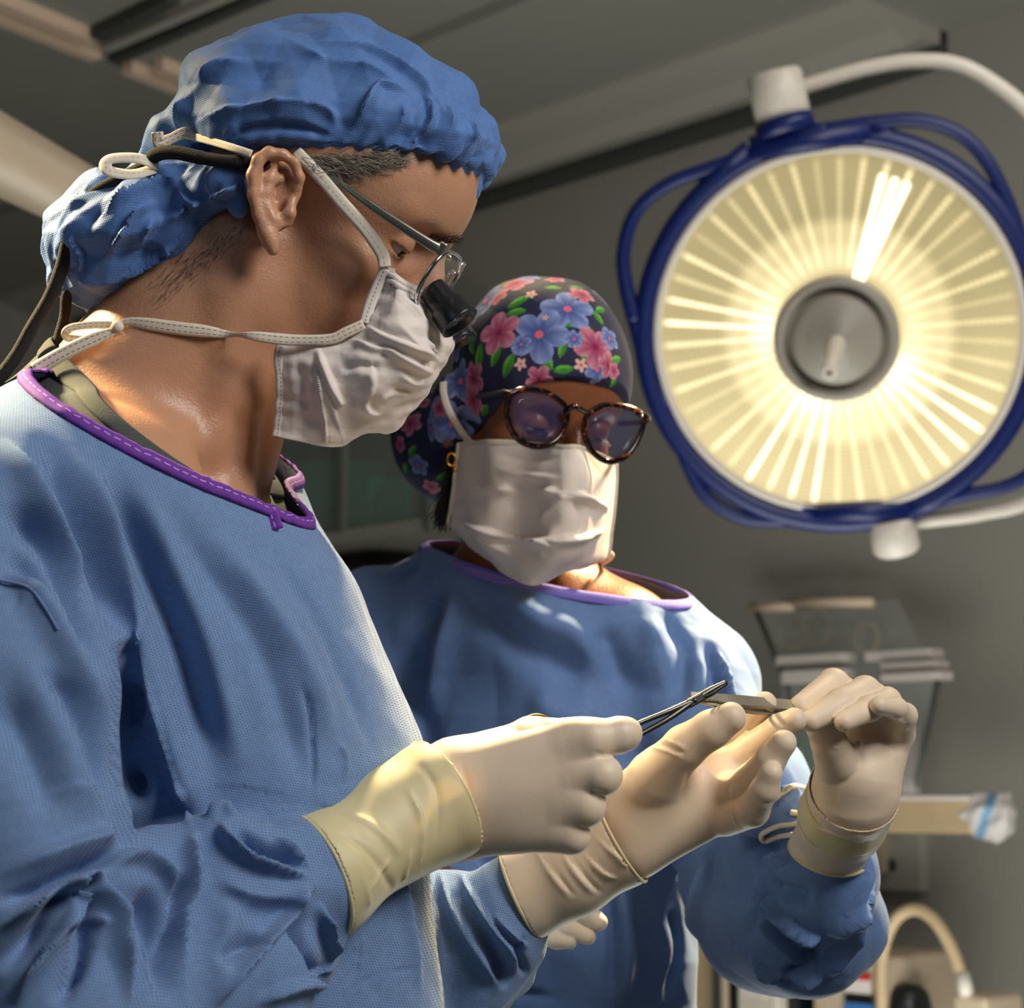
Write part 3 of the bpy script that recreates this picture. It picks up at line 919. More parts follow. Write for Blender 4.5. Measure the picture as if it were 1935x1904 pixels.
# hose arching over the equipment
OFFH = 0.55
hose = empty('breathing_hose', on_wall(1665, 1890, OFFH), 'pale beige hose arching over beside the equipment at the lower right', 'hose')
hp = [on_wall(x, y, OFFH) for x, y in [(1668, 2050), (1666, 1900), (1668, 1800), (1690, 1740), (1725, 1718), (1762, 1735), (1795, 1785), (1818, 1845), (1824, 1872)]]
C = catmull(hp, 12); mesh_obj('tube', *tube(C, 11.5 * (np.linalg.norm(hp[3] - CAM)) / FPX, 16), M['wood'], hose)
mesh_obj('connector', *tube([on_wall(1818, 1838, OFFH), on_wall(1828, 1882, OFFH)], 0.014, 16), M['white_plastic'], hose)
mon = empty('anaesthesia_unit', on_wall(1500, 1950, OFFH), 'grey equipment stack with red and white labels at the bottom right', 'medical machine')
o = wbox('left_cabinet', 1280, 1776, 1345, 2100, OFFH - .05, 0.3, M['wood'], mon, 0.01)
wbox('side_rail', 1345, 1760, 1362, 2100, OFFH - .02, 0.02, M['trim_dark'], mon, 0.003)
wbox('side_rail', 1362, 1760, 1372, 2100, OFFH - .01, 0.03, M['beige'], mon, 0.003)
wbox('side_rail', 1374, 1760, 1392, 2100, OFFH - .02, 0.02, M['black'], mon, 0.003)
wbox('drawer_unit', 1392, 1800, 1470, 2100, OFFH, 0.3, M['white_plastic'], mon, 0.008)
wbox('drawer_unit', 1478, 1835, 1510, 2100, OFFH - .03, 0.3, M['black'], mon, 0.008)
wbox('control_box', 1535, 1806, 1650, 2100, OFFH, 0.3, M['beige'], mon, 0.01)
def label_sheet(x0, y0, x1, y1, top):
    a = wbox('label', x0, y0, x1, y1, OFFH + .006, 0.004, M['paper'], mon)
    wbox('label', x0, y0, x1, y0 + top, OFFH + .008, 0.004, M['red'], mon)
label_sheet(1398, 1853, 1446, 1885, 12); label_sheet(1596, 1838, 1643, 1876, 13)
wbox('dark_strip', 1596, 1880, 1646, 1892, OFFH + .008, 0.008, M['black'], mon)
wbox('blue_strip', 1595, 1895, 1648, 1930, OFFH + .008, 0.008, M['blue_label'], mon)
mesh_obj('dial', *lathe(on_wall(1569, 1862, OFFH), WN, [(0.001, .012), (0.008, .012), (0.013, .010), (0.0145, 0)], 24), M['blue_label'], mon)
mesh_obj('dial', *lathe(on_wall(1569, 1862, OFFH + .004), WN, [(0.001, .012), (0.004, .012), (0.005, .006)], 24), M['white_plastic'], mon)
V, F = lathe(on_wall(1618, 1808, OFFH - .06), UP, [(0.05, -0.05), (0.05, 0.0), (0.045, .02), (0.03, .035), (0.001, .04)], 28)
mesh_obj('absorber_dome', V, F, M['black'], mon)
V, F = lathe(on_wall(1712, 1900, OFFH - .1), UP, [(0.05, -0.2), (0.05, 0.0), (0.044, .025), (0.03, .04), (0.001, .045)], 28)
tag(mesh_obj('black_canister', V, F, M['black'], local=on_wall(1700, 1950, OFFH - .1)), 'round black canister under the arch of the beige hose', 'canister')
pole = tube([on_wall(1636, 1730, .45), on_wall(1640, 1810, .45)], 0.012, 12)
tag(mesh_obj('support_pole', *pole, M['wood'], local=on_wall(1638, 1770, .45)), 'short tan pole rising behind the sleeve beside the hose', 'pole')
wbox('hose_socket', 1800, 1880, 1866, 2050, OFFH + .01, 0.12, M['beige'], hose, 0.01)
# ------------------------------------------------------------------ heads
class Head:
    """a head frame: x forward, y to the left ear, z to the crown, origin midway between the ear canals"""
    def __init__(s, o, fwd, left, scale=1.0):
        s.o = np.asarray(o, float); s.x = unit(fwd); s.y = unit(left - s.x * (np.asarray(left) @ s.x)); s.z = np.cross(s.x, s.y); s.k = scale
        s.R = np.array([s.x, s.y, s.z])
    def w(s, x, y, z): return s.o + s.k * (x * s.x + y * s.y + z * s.z)
    def loc(s, P): return ((np.asarray(P) - s.o) @ s.R.T) / s.k
    def mirror(s, P):
        q = s.loc(P); q = q * np.array([1, -1, 1]); return s.o + s.k * (q @ s.R)

def head_field(P, lids=True, jaw=1.0, chin=0.0):
    """P in head coordinates"""
    Y = np.abs(P[:, 1]); S = P.copy(); S[:, 1] = Y
    d = ell(S, (0.012, 0, 0.052), (0.099, 0.076, 0.085))
    d = smin(d, ell(S, (0.052, 0, 0.042), (0.055, 0.062, 0.055)), 0.02)
    d = smin(d, ell(S, (0.045, 0, -0.025), (0.050, 0.055, 0.070)), 0.02)
    d = smin(d, cone(S, (0.002, 0.050, -0.030), (0.012, 0.046 * jaw, -0.070), 0.016, 0.015), 0.02)
    d = smin(d, cone(S, (0.012, 0.046 * jaw, -0.070), (0.080 - chin, 0.010, -0.104 + chin * .6), 0.015, 0.016), 0.02)
    d = smin(d, ell(S, (0.062, 0.042, -0.014), (0.022, 0.018, 0.016)), 0.014)
    d = smin(d, ell(S, (0.078 - chin * .8, 0, -0.055), (0.028, 0.030, 0.036)), 0.015)
    d = smin(d, cone(S, (0.096, 0.006, 0.036), (0.080, 0.046, 0.034), 0.009, 0.008), 0.010)     # brow
    d = smax(d, -ell(S, (0.100, 0.031, 0.013), (0.016, 0.018, 0.013)), 0.012)                      # eye socket
    d = smin(d, cone(S, (0.094, 0, 0.030), (0.119, 0, -0.020), 0.008, 0.0105), 0.009)             # nose
    d = smin(d, cone(S, (0.084, 0, 0.020), (0.098, 0, -0.024), 0.012, 0.014), 0.008)
    d = smin(d, ell(S, (0.110, 0.012, -0.026), (0.011, 0.008, 0.008)), 0.006)
    d = smin(d, ell(S, (0.098 - chin, 0, -0.058), (0.010, 0.024, 0.006)), 0.006)                          # lips
    d = smin(d, ell(S, (0.096 - chin, 0, -0.068), (0.010, 0.020, 0.006)), 0.005)
    if lids:
        e = np.sqrt(((S - [0.0815, 0.032, 0.012]) ** 2).sum(1)) - 0.0135
        cut = -(S[:, 2] - 0.012) - (S[:, 0] - 0.0815) * 0.42 - 0.001                            # lid edge, lowered gaze
        e = smax(e, cut, 0.0015)
        d = smin(d, e, 0.004)
        d = smin(d, smax(np.sqrt(((S - [0.0815, 0.032, 0.012]) ** 2).sum(1)) - 0.0132, (S[:, 2] - 0.0035) + (S[:, 0] - 0.0815) * .1, 0.001), 0.004)
    return d

def eyes(hd, parent, iris=True):
    for s in (-1, 1):
        c = hd.w(0.0815, s * 0.032, 0.012)
        look = unit(hd.x * 0.86 - hd.z * 0.5)
        q = 0.97 * hd.k
        V, F = lathe(c, look, [(0.0001, -0.0122 * q)] + [(0.0122 * q * math.sin(a), -0.0122 * q * math.cos(a)) for a in np.linspace(0.2, 3.0, 14)] + [(0.0001, 0.0122 * q)], 24)
        e = mesh_obj('eye', V, F, M['eye'], parent)
        V, F = lathe(c, look, [(0.0062 * q, 0.0107 * q), (0.005 * q, 0.0118 * q), (0.003 * q, 0.0125 * q), (0.0001, 0.0127 * q)], 20)
        mesh_obj('iris', V, F, M['iris'], e)

def hairs(name, roots, tips, mat, parent, r=0.00022, sag=0.1, seed=1, label=None):
    """strands as one mesh of thin tubes"""
    rng = np.random.RandomState(seed); Vs, Fs = [], []
    for a, b in zip(roots, tips):
        a, b = np.asarray(a), np.asarray(b); L = np.linalg.norm(b - a)
        j1 = rng.normal(size=3) * L * sag; j2 = rng.normal(size=3) * L * sag
        C = catmull([a, a + (b - a) * .35 + j1, a + (b - a) * .7 + j2, b], 3)
        v, f = tube(C, np.linspace(r, r * 0.35, len(C)), 4, caps=False)
        o = len(Vs); Vs += list(v); Fs += [tuple(i + o for i in q) for q in f]
    o = mesh_obj(name, Vs, Fs, mat, parent)
    if label: o['label'] = label
    return o

# ------------------------------------------------------------------ the surgeon in profile
_p, _y = math.radians(27), math.radians(7)
H1 = Head(W(556, 395, 1.30), math.cos(_p) * (math.cos(_y) * AR - math.sin(_y) * AF) - math.sin(_p) * AU, math.sin(_y) * AR + math.cos(_y) * AF, 0.90)

def ear_pts(rows, d0):
    return [(W(x, y, d0 + dz), r * d0 / FPX) for x, y, dz, r in rows]
ED = 1.222
E_helix = ear_pts([(560, 368, .004, 9), (566, 335, .000, 10), (556, 307, -.002, 10), (534, 291, -.004, 10), (508, 288, -.006, 11), (488, 302, -.007, 12), (478, 332, -.007, 12.5), (480, 368, -.006, 12.5), (489, 405, -.004, 12.5), (503, 437, -.002, 14)], ED)
E_lobe = ear_pts([(503, 437, -.001, 14), (511, 455, -.001, 14), (516, 472, -.001, 11)], ED)
E_anti = ear_pts([(520, 312, -.001, 7), (508, 336, -.001, 11), (505, 362, -.002, 11), (509, 388, -.002, 11), (519, 410, -.002, 11), (527, 424, .0, 9)], ED)
E_anti2 = ear_pts([(508, 340, -.001, 9), (530, 337, .002, 9)], ED)
E_tragus = ear_pts([(550, 384, .002, 10), (548, 402, .000, 11), (546, 420, .003, 9)], ED)
E_crus = ear_pts([(558, 354, .004, 10), (542, 364, .006, 8)], ED)
E_plate = ear_pts([(522, 325, .008, 40), (520, 370, .008, 38), (520, 415, .007, 24)], ED)
E_conch = ear_pts([(530, 352, -.010, 14), (528, 375, -.008, 17), (532, 402, -.006, 12)], ED)
E_scaph = ear_pts([(532, 310, -.006, 6), (508, 308, -.009, 7), (495, 332, -.010, 6), (493, 370, -.010, 6), (503, 408, -.008, 5)], ED)

def ear_field(P):
    sq = P + (P - W(520, 370, ED + .008)) @ AF[:, None] * AF[None] * 1.6        # flatter along the line through the head
    d = chain(sq, E_plate, 0.01)
    d = smin(d, chain(P, E_helix, 0.002), 0.004)
    d = smin(d, chain(P, E_lobe, 0.004), 0.005)
    d = smin(d, chain(P, E_anti, 0.002), 0.005)
    d = smin(d, chain(P, E_anti2, 0.002), 0.004)
    d = smax(d, -chain(P, E_conch, 0.004), 0.003)
    d = smax(d, -chain(P, E_scaph, 0.002), 0.002)
    d = smin(d, chain(P, E_crus, 0.002), 0.003)
    d = smin(d, chain(P, E_tragus, 0.002), 0.005)
    return d

NECK1 = pc([(430, 520, 1.30, 172), (378, 655, 1.30, 158), (318, 790, 1.30, 172), (270, 930, 1.30, 215)])
def body1_trunk(P, g=0.0):
    """shoulders and chest; g grows it"""
    ch = [pc([(235, 1020, d, 300), (352, 1260, d, 330), (415, 1500, d, 360), (470, 1960, d, 375)]) for d in (1.25, 1.33, 1.41)]
    d = None
    for c in ch:
        c = [(p, r + g) for p, r in c]
        e = chain(P, c, 0.03)
        d = e if d is None else smin(d, e, 0.03)
    sh = chain(P, [(p, r + g) for p, r in pc([(-40, 1030, 1.14, 222), (120, 955, 1.20, 215), (250, 905, 1.30, 150), (330, 960, 1.42, 190), (300, 1040, 1.50, 200)])], 0.03)
    d = smin(d, sh, 0.05)
    return d
BACK1 = pc([(330, 640, 1.30, 130), (205, 770, 1.29, 120), (60, 930, 1.27, 200)])
STERN1 = pc([(468, 620, 1.262, 26), (470, 760, 1.262, 20), (452, 930, 1.268, 22)])
STERN2 = pc([(430, 560, 1.25, 34), (425, 740, 1.255, 22), (380, 900, 1.25, 22)])
THR1 = pc([(520, 700, 1.29, 50), (455, 860, 1.30, 42), (435, 960, 1.31, 40)])
HOLL1 = pc([(398, 905, 1.235, 20), (385, 950, 1.235, 22)])
ARM1R = pc([(-20, 1050, 1.14, 120), (0, 1400, 1.09, 110), (60, 1700, 1.065, 90), (420, 1695, 1.125, 72), (700, 1580, 1.17, 66), (860, 1505, 1.20, 60), (960, 1480, 1.205, 45)])
ARM1L = pc([(300, 1060, 1.50, 150), (480, 1500, 1.52, 140), (700, 1950, 1.42, 110), (960, 1735, 1.345, 50), (1130, 1610, 1.335, 50), (1230, 1530, 1.335, 36)])
def body1(P):
    L = H1.loc(P)
    d = head_field(L, jaw=1.0, chin=0.036)
    d = smin(d, chain(P, NECK1, 0.02), 0.035)
    d = smin(d, chain(P, BACK1, 0.02), 0.04)
    d = smin(d, chain(P, THR1, 0.02), 0.03)
    d = smin(d, body1_trunk(P, -0.020), 0.02)
    d = smin(d, chain(P, STERN2, 0.01), 0.012)
    d = smin(d, chain(P, STERN1, 0.01), 0.010)
    d = smax(d, -chain(P, HOLL1, 0.01), 0.03)
    d = smin(d, np.minimum(chain(P, ARM1R, 0.02), chain(P, ARM1L, 0.02)), 0.02)
    m = np.abs(L[:, 1]) > 0.05
    e = np.full(len(P), 1.0)
    for s in (-1, 1):
        k = (L[:, 1] * s > 0.045) & (np.abs(L[:, 0]) < 0.08) & (np.abs(L[:, 2]) < 0.09)
        if k.any(): e[k] = ear_field(P[k] if s < 0 else H1.mirror(P[k]))
    k = e < 0.05
    d[k] = smin(d[k], e[k], 0.0045)
    return d

def skin_disp1(V, N):
    h = waves(V, 55, 3, 6) * 0.0005
    return h
V, F, N = mesh_field(body1, [-0.40, 0.85, 0.85], [0.16, 1.72, 1.78], 0.0036, 0, it=3)
V, F = subdivide(V, F); V = project_on(body1, V, 2)
surgeon = mesh_obj('person', V, F, M['skin_light'], local=W(300, 1900, 1.30))
tag(surgeon, 'surgeon in profile in blue cap and gown with magnifying loupes, holding a needle holder', 'person')
SK1 = V.copy()
eyes(H1, surgeon)

# ---- eyebrow, temple and nape hair
rng = np.random.RandomState(4)
rt, tp = [], []
for i in range(170):
    t_ = rng.rand(); x = 806 + t_ * 55; y = 448 + t_ * 6 + rng.normal() * 4
    a = pick(SK1, x, y); a = a
    rt.append(a); tp.append(a + (AR * (0.004 + .003 * rng.rand()) + AU * rng.normal() * 0.0015 - AF * 0.0015))
hairs('eyebrow', rt, tp, M['brow'], surgeon, 0.00018, seed=5)
rt, tp = [], []
for i in range(620):
    t_ = rng.rand() ** 1.1
    x = 572 + t_ * 170 + rng.normal() * 5; y = 293 + t_ * 3 + rng.rand() * 16
    a = pick(SK1, x, y) - AF * 0.001
    L_ = (0.017 + 0.012 * rng.rand()) * (1 - t_ * 0.45)
    ang_ = math.radians(-32 + t_ * 42 + rng.normal() * 12)
    b = a + L_ * (math.cos(ang_) * AR + math.sin(ang_) * AU)
    X_, Y_, D_ = proj(b); b = pick(SK1, X_, Y_) - AF * (0.001 + 0.0025 * rng.rand())
    rt.append(a); tp.append(b)
hairs('hair', rt, tp, M['hair_grey'], surgeon, 0.00024, seed=6, label='short grey hair at the temple')
rt, tp = [], []
for i in range(300):
    t_ = rng.rand(); x = 300 + t_ * 165 + rng.normal() * 6; y = 545 - t_ * 120 + rng.normal() * 16
    a = pick(SK1, x, y) + AF * 0.001
    b = a + (0.004 + 0.006 * rng.rand()) * unit(-AU * 0.8 - AR * 0.6 + rng.normal(size=3) * 0.2)
    X_, Y_, D_ = proj(b); b = pick(SK1, X_, Y_) - AF * (0.0008 + 0.0012 * rng.rand())
    rt.append(a); tp.append(b)
hairs('nape_hair', rt, tp, M['brow'], surgeon, 0.00012, 0.03, seed=7, label='cropped dark hair at the nape')

# ---- bouffant cap
def cap1(P):
    L = H1.loc(P)
    d = ell(L, (-0.020, 0, 0.043), (0.092, 0.086, 0.076))
    d = smin(d, ell(L, (0.055, 0, 0.075), (0.058, 0.074, 0.052)), 0.015)
    d = smin(d, head_field(L, lids=False) - 0.005, 0.010)
    # lower rim
    rim = pc([(905, 285, 1.287, 27), (898, 345, 1.287, 15)])
    cut = -(L[:, 2] - (0.033 + 0.44 * L[:, 0])) * 0.92
    d = smax(d, cut, 0.006)
    d = smin(d, chain(P, rim, 0.008), 0.010)
    # hollow where the head sits is left to the head itself; the crushed bag at the nape
    bag = smin(ell(P, W(300, 435, 1.30), (0.062, 0.066, 0.040), [unit(AR * .95 + AU * .25), AF, unit(AU * .95 - AR * .25)]), ell(P, W(195, 468, 1.305), (0.030, 0.055, 0.036), [AR, AF, AU]), 0.03)
    bag = smin(bag, chain(P, pc([(205, 520, 1.30, 55), (262, 556, 1.30, 34)]), 0.01), 0.02)
    bag = smin(bag, chain(P, pc([(330, 330, 1.262, 40), (440, 362, 1.235, 34), (452, 395, 1.228, 14)]), 0.01), 0.015)
    tie = chain(P, pc([(350, 275, 1.29, 70), (300, 330, 1.30, 60)]), 0.01)
    d = smin(smin(d, tie, 0.006), bag, 0.006)
    return d
CS = np.array([H1.x * 0.75, H1.y * 1.0, H1.z * 1.1]).T @ H1.R
def disp_cap1(V, N):
    L = H1.loc(V)
    X, Y, D = proj(V)
    rl = L[:, 2] - (0.033 + 0.44 * L[:, 0])
    bag = np.clip(-rl / 0.012, 0, 1) * (L[:, 0] < 0.03)
    front = np.exp(-((L[:, 0] - 0.095) / 0.05) ** 2)
    h = crumple(V, 75, 21, 4, CS) * (0.0034 + 0.0010 * front) * (1 - bag)
    h += crumple(V, 150, 22, 4, CS) * (0.0006 + 0.0012 * front) * (1 - bag)
    h += crumple(V, 95, 31, 4) * 0.0058 * bag + crumple(V, 220, 32, 4) * 0.0014 * bag
    # gathers along the elastic rim, running up from it
    rimd = np.clip(1 - rl / 0.035, 0, 1) * (1 - bag)
    th = np.arctan2(L[:, 1], L[:, 0])
    h += rimd ** 1.5 * 0.0022 * np.sin(th * 46 + waves(V, 30, 5, 3) * 1.5) * np.clip((L[:, 0] - 0.0) / 0.06, 0.15, 1)
    return h
c_ = H1.w(0, 0, 0.04)
V, F, N = mesh_field(cap1, c_ - [.19, .13, .15], c_ + [.16, .13, .15], 0.0026, 1, disp=disp_cap1)
CAPV = V.copy()
strokes = []
for pts, w, a, k in [
    ([(330, 250), (345, 200), (395, 140), (470, 90)], 9, 3.5, 'c'),
    ([(355, 240), (430, 205), (520, 190), (620, 205), (640, 255)], 8, 3.2, 's'),
    ([(420, 270), (470, 240), (560, 235), (640, 262)], 9, -3, 's'),
    ([(520, 60), (600, 110), (700, 130), (790, 190)], 10, 3, 'c'),
    ([(560, 80), (700, 95), (800, 160), (850, 240)], 9, 3, 's'),
    ([(640, 290), (690, 200), (720, 160), (800, 190)], 9, 3.5, 's'),
    ([(700, 285), (760, 230), (760, 190)], 7, 3, 'c'),
    ([(760, 290), (810, 230), (800, 170)], 7, 3.4, 's'),
    ([(820, 290), (850, 230), (835, 190)], 7, 3.2, 'c'),
    ([(870, 300), (895, 250), (880, 215)], 6, 3, 's'),
    ([(360, 160), (440, 120), (560, 120)], 8, 2.6, 'c'),
    ([(180, 420), (230, 370), (300, 345), (350, 330)], 7, 4.5, 's'),
    ([(185, 500), (230, 440), (260, 400), (300, 380)], 7, 5, 's'),
    ([(250, 500), (280, 430), (340, 400), (350, 350)], 7, 5, 'c'),
    ([(320, 330), (360, 380), (430, 360), (452, 340)], 7, 4, 's'),
    ([(200, 540), (260, 500), (310, 470), (370, 410)], 7, 4.5, 's'),
    ([(130, 440), (160, 480), (150, 520)], 6, 4, 's')]:
    C = on_surface(CAPV, pts)
    strokes.append(stroke(V, N, C, w * 1.45 / FPX, a * 1.9e-3, k))
hs = sum(strokes); V = V + N * np.maximum(hs, -0.0035)[:, None]
V = V + N * np.clip(0.0015 - chunks(lambda P: head_field(H1.loc(P), lids=False), V) * 0.9, 0, 0.004)[:, None] * (chunks(lambda P: head_field(H1.loc(P), lids=False), V) > -0.004)[:, None]
cap = mesh_obj('bouffant_cap', V, F, M['cap'], surgeon)
CAPV = V.copy()

# tapes: ribbons pinned at pixels of a surface, or with given depths
def tape_on(name, S, pts, width, mat, parent, lift=0.0012, n=8, nrm=None, wid=None, thick=0.0007, face=None):
    C = catmull(np.array([pick(S, p[0], p[1]) if len(p) == 2 else W(*p) for p in pts]), n)
    nn = -AF if nrm is None else nrm
    C = C + np.asarray(nn) * lift
    w_ = width if wid is None else np.interp(np.linspace(0, 1, len(C)), np.linspace(0, 1, len(wid)), wid)
    V, F, uv = ribbon(C, w_, nn)
    o = mesh_obj(name, V, F, mat, parent, uv=uv)
    solidify(o, thick)
    return o
# ------------------------------------------------------------------ helper: closed loop where a surface meets a plane
def loop_on(f, c, n, count=96, rmax=0.3, a0=None, step=0.003):
    n = unit(n); a = unit(np.cross(n, AF)) if a0 is None else unit(np.asarray(a0) - n * (np.asarray(a0) @ n)); b = np.cross(n, a)
    th = np.linspace(0, 2 * math.pi, count, endpoint=False)
    D = np.cos(th)[:, None] * a + np.sin(th)[:, None] * b
    rs = np.arange(0.004, rmax, step)
    P = c + D[:, None, :] * rs[None, :, None]
    v = f(P.reshape(-1, 3)).reshape(count, len(rs))
    out = []
    for i in range(count):
        k = np.nonzero((v[i, :-1] < 0) & (v[i, 1:] >= 0))[0]
        k = k[0] if len(k) else len(rs) - 2
        t = v[i, k] / (v[i, k] - v[i, k + 1] + 1e-12)
        out.append(c + D[i] * (rs[k] + t * step))
    return np.array(out)

def band_on_loop(name, L, f, n, width, thick, mat, parent, gather=0.0, gfreq=40, shift=0.0, uvs=1.0, seed=3):
    """a binding sewn along a closed loop: it follows the surface of f downwards from the loop"""
    k = len(L); N = normals_of(f, L); T = np.roll(L, -1, 0) - np.roll(L, 1, 0); T /= np.linalg.norm(T, axis=1)[:, None]
    S = np.cross(T, N); S /= np.linalg.norm(S, axis=1)[:, None]
    S *= np.sign(-(S @ n))[:, None]                         # pointing away from the opening
    K = 7; V, uv = [], []
    seg = np.linalg.norm(np.roll(L, -1, 0) - L, axis=1); u = np.concatenate([[0], np.cumsum(seg)[:-1]])
    rng = np.random.RandomState(seed); ph = rng.rand(4) * 6
    for j in range(K):
        s = j / (K - 1)
        P = L + S * (s * width + shift)[..., None] if np.ndim(width) else L + S * (s * width + shift)
        P = P - normals_of(f, P) * np.clip(f(P), -0.01, 0.01)[:, None]
        g = gather * (np.sin(u * gfreq * 6.28 + 2.2 * np.sin(u * gfreq * 1.7 + ph[0]) + s * 0.8) * (0.5 + 0.5 * np.sin(u * 61 + ph[1]) ** 2))
        bulge = thick * math.sin(math.pi * s) ** 0.5 + 0.0006
        V.append(P + N * (bulge + g)[:, None] if np.ndim(g) else P + N * bulge)
        uv.append(np.stack([u * uvs, np.full(k, s)], 1))
    V = np.concatenate(V); uv = np.concatenate(uv)
    F = np.array([(j * k + i, j * k + (i + 1) % k, (j + 1) * k + (i + 1) % k, (j + 1) * k + i) for j in range(K - 1) for i in range(k)])
    o = mesh_obj(name, V, F, mat, parent, uv=uv)
    return solidify(o, 0.0012)

# ------------------------------------------------------------------ the surgeon's gown
SLV1R = pc([(-50, 1045, 1.13, 218), (-25, 1300, 1.10, 232), (-5, 1540, 1.07, 222), (60, 1700, 1.05, 190)])
SLV1R2 = pc([(60, 1705, 1.05, 185), (270, 1725, 1.09, 140), (440, 1685, 1.12, 130), (530, 1690, 1.138, 118), (600, 1655, 1.15, 94), (660, 1618, 1.165, 70)])
SLV1R3 = pc([(140, 1900, 1.05, 220), (420, 1850, 1.10, 150), (560, 1800, 1.135, 88)])
SLV1R4 = pc([(430, 1620, 1.105, 80), (520, 1630, 1.13, 75)])
SLV1L = pc([(300, 1060, 1.50, 170), (480, 1500, 1.52, 170), (700, 1900, 1.42, 180), (860, 1790, 1.36, 150), (945, 1745, 1.345, 72), (985, 1684, 1.34, 62), (1050, 1650, 1.338, 50)])
SLV1L2 = pc([(880, 1830, 1.37, 120), (965, 1800, 1.35, 52), (970, 1840, 1.36, 48)])
def gown1(P):
    d = body1_trunk(P, 0.0)
    a = smin(chain(P, SLV1R, 0.02), chain(P, SLV1R2, 0.02), 0.012)
    a = smin(a, chain(P, SLV1R3, 0.02), 0.012)
    a = smin(a, chain(P, SLV1R4, 0.01), 0.012)
    X = W(40, 920, 1.15)
    kk = 0.004 + 0.035 * np.exp(-(((P - X) ** 2).sum(1)) / 0.10 ** 2)
    d = smin(d, a, kk) if np.ndim(kk) == 0 else (lambda h: a * (1 - h) + d * h - kk * h * (1 - h))(np.clip(0.5 + 0.5 * (a - d) / kk, 0, 1))
    l = smin(chain(P, SLV1L, 0.02), chain(P, SLV1L2, 0.01), 0.01)
    return smin(d, l, 0.01)
t1 = W(520, 985, 1.30) - W(60, 722, 1.30)
lat1 = W(330, 800, 1.44) - W(290, 900, 1.18)
n1 = unit(np.cross(lat1, t1)); n1 = n1 if n1 @ AU > 0 else -n1
p1 = W(285, 852, 1.165)
c1 = W(310, 850, 1.30); c1 = c1 - n1 * ((c1 - p1) @ n1)
def keep_gown1(P):
    k = -((P - p1) @ n1)
    far = np.linalg.norm(P - c1, axis=1) > 0.27
    k = np.where(far, 1.0, k)
    return k
V, F, N = mesh_field(gown1, [-0.42, 0.86, 0.78], [0.12, 1.70, 1.52], 0.0033, 1, keep=keep_gown1)
G1 = V.copy()
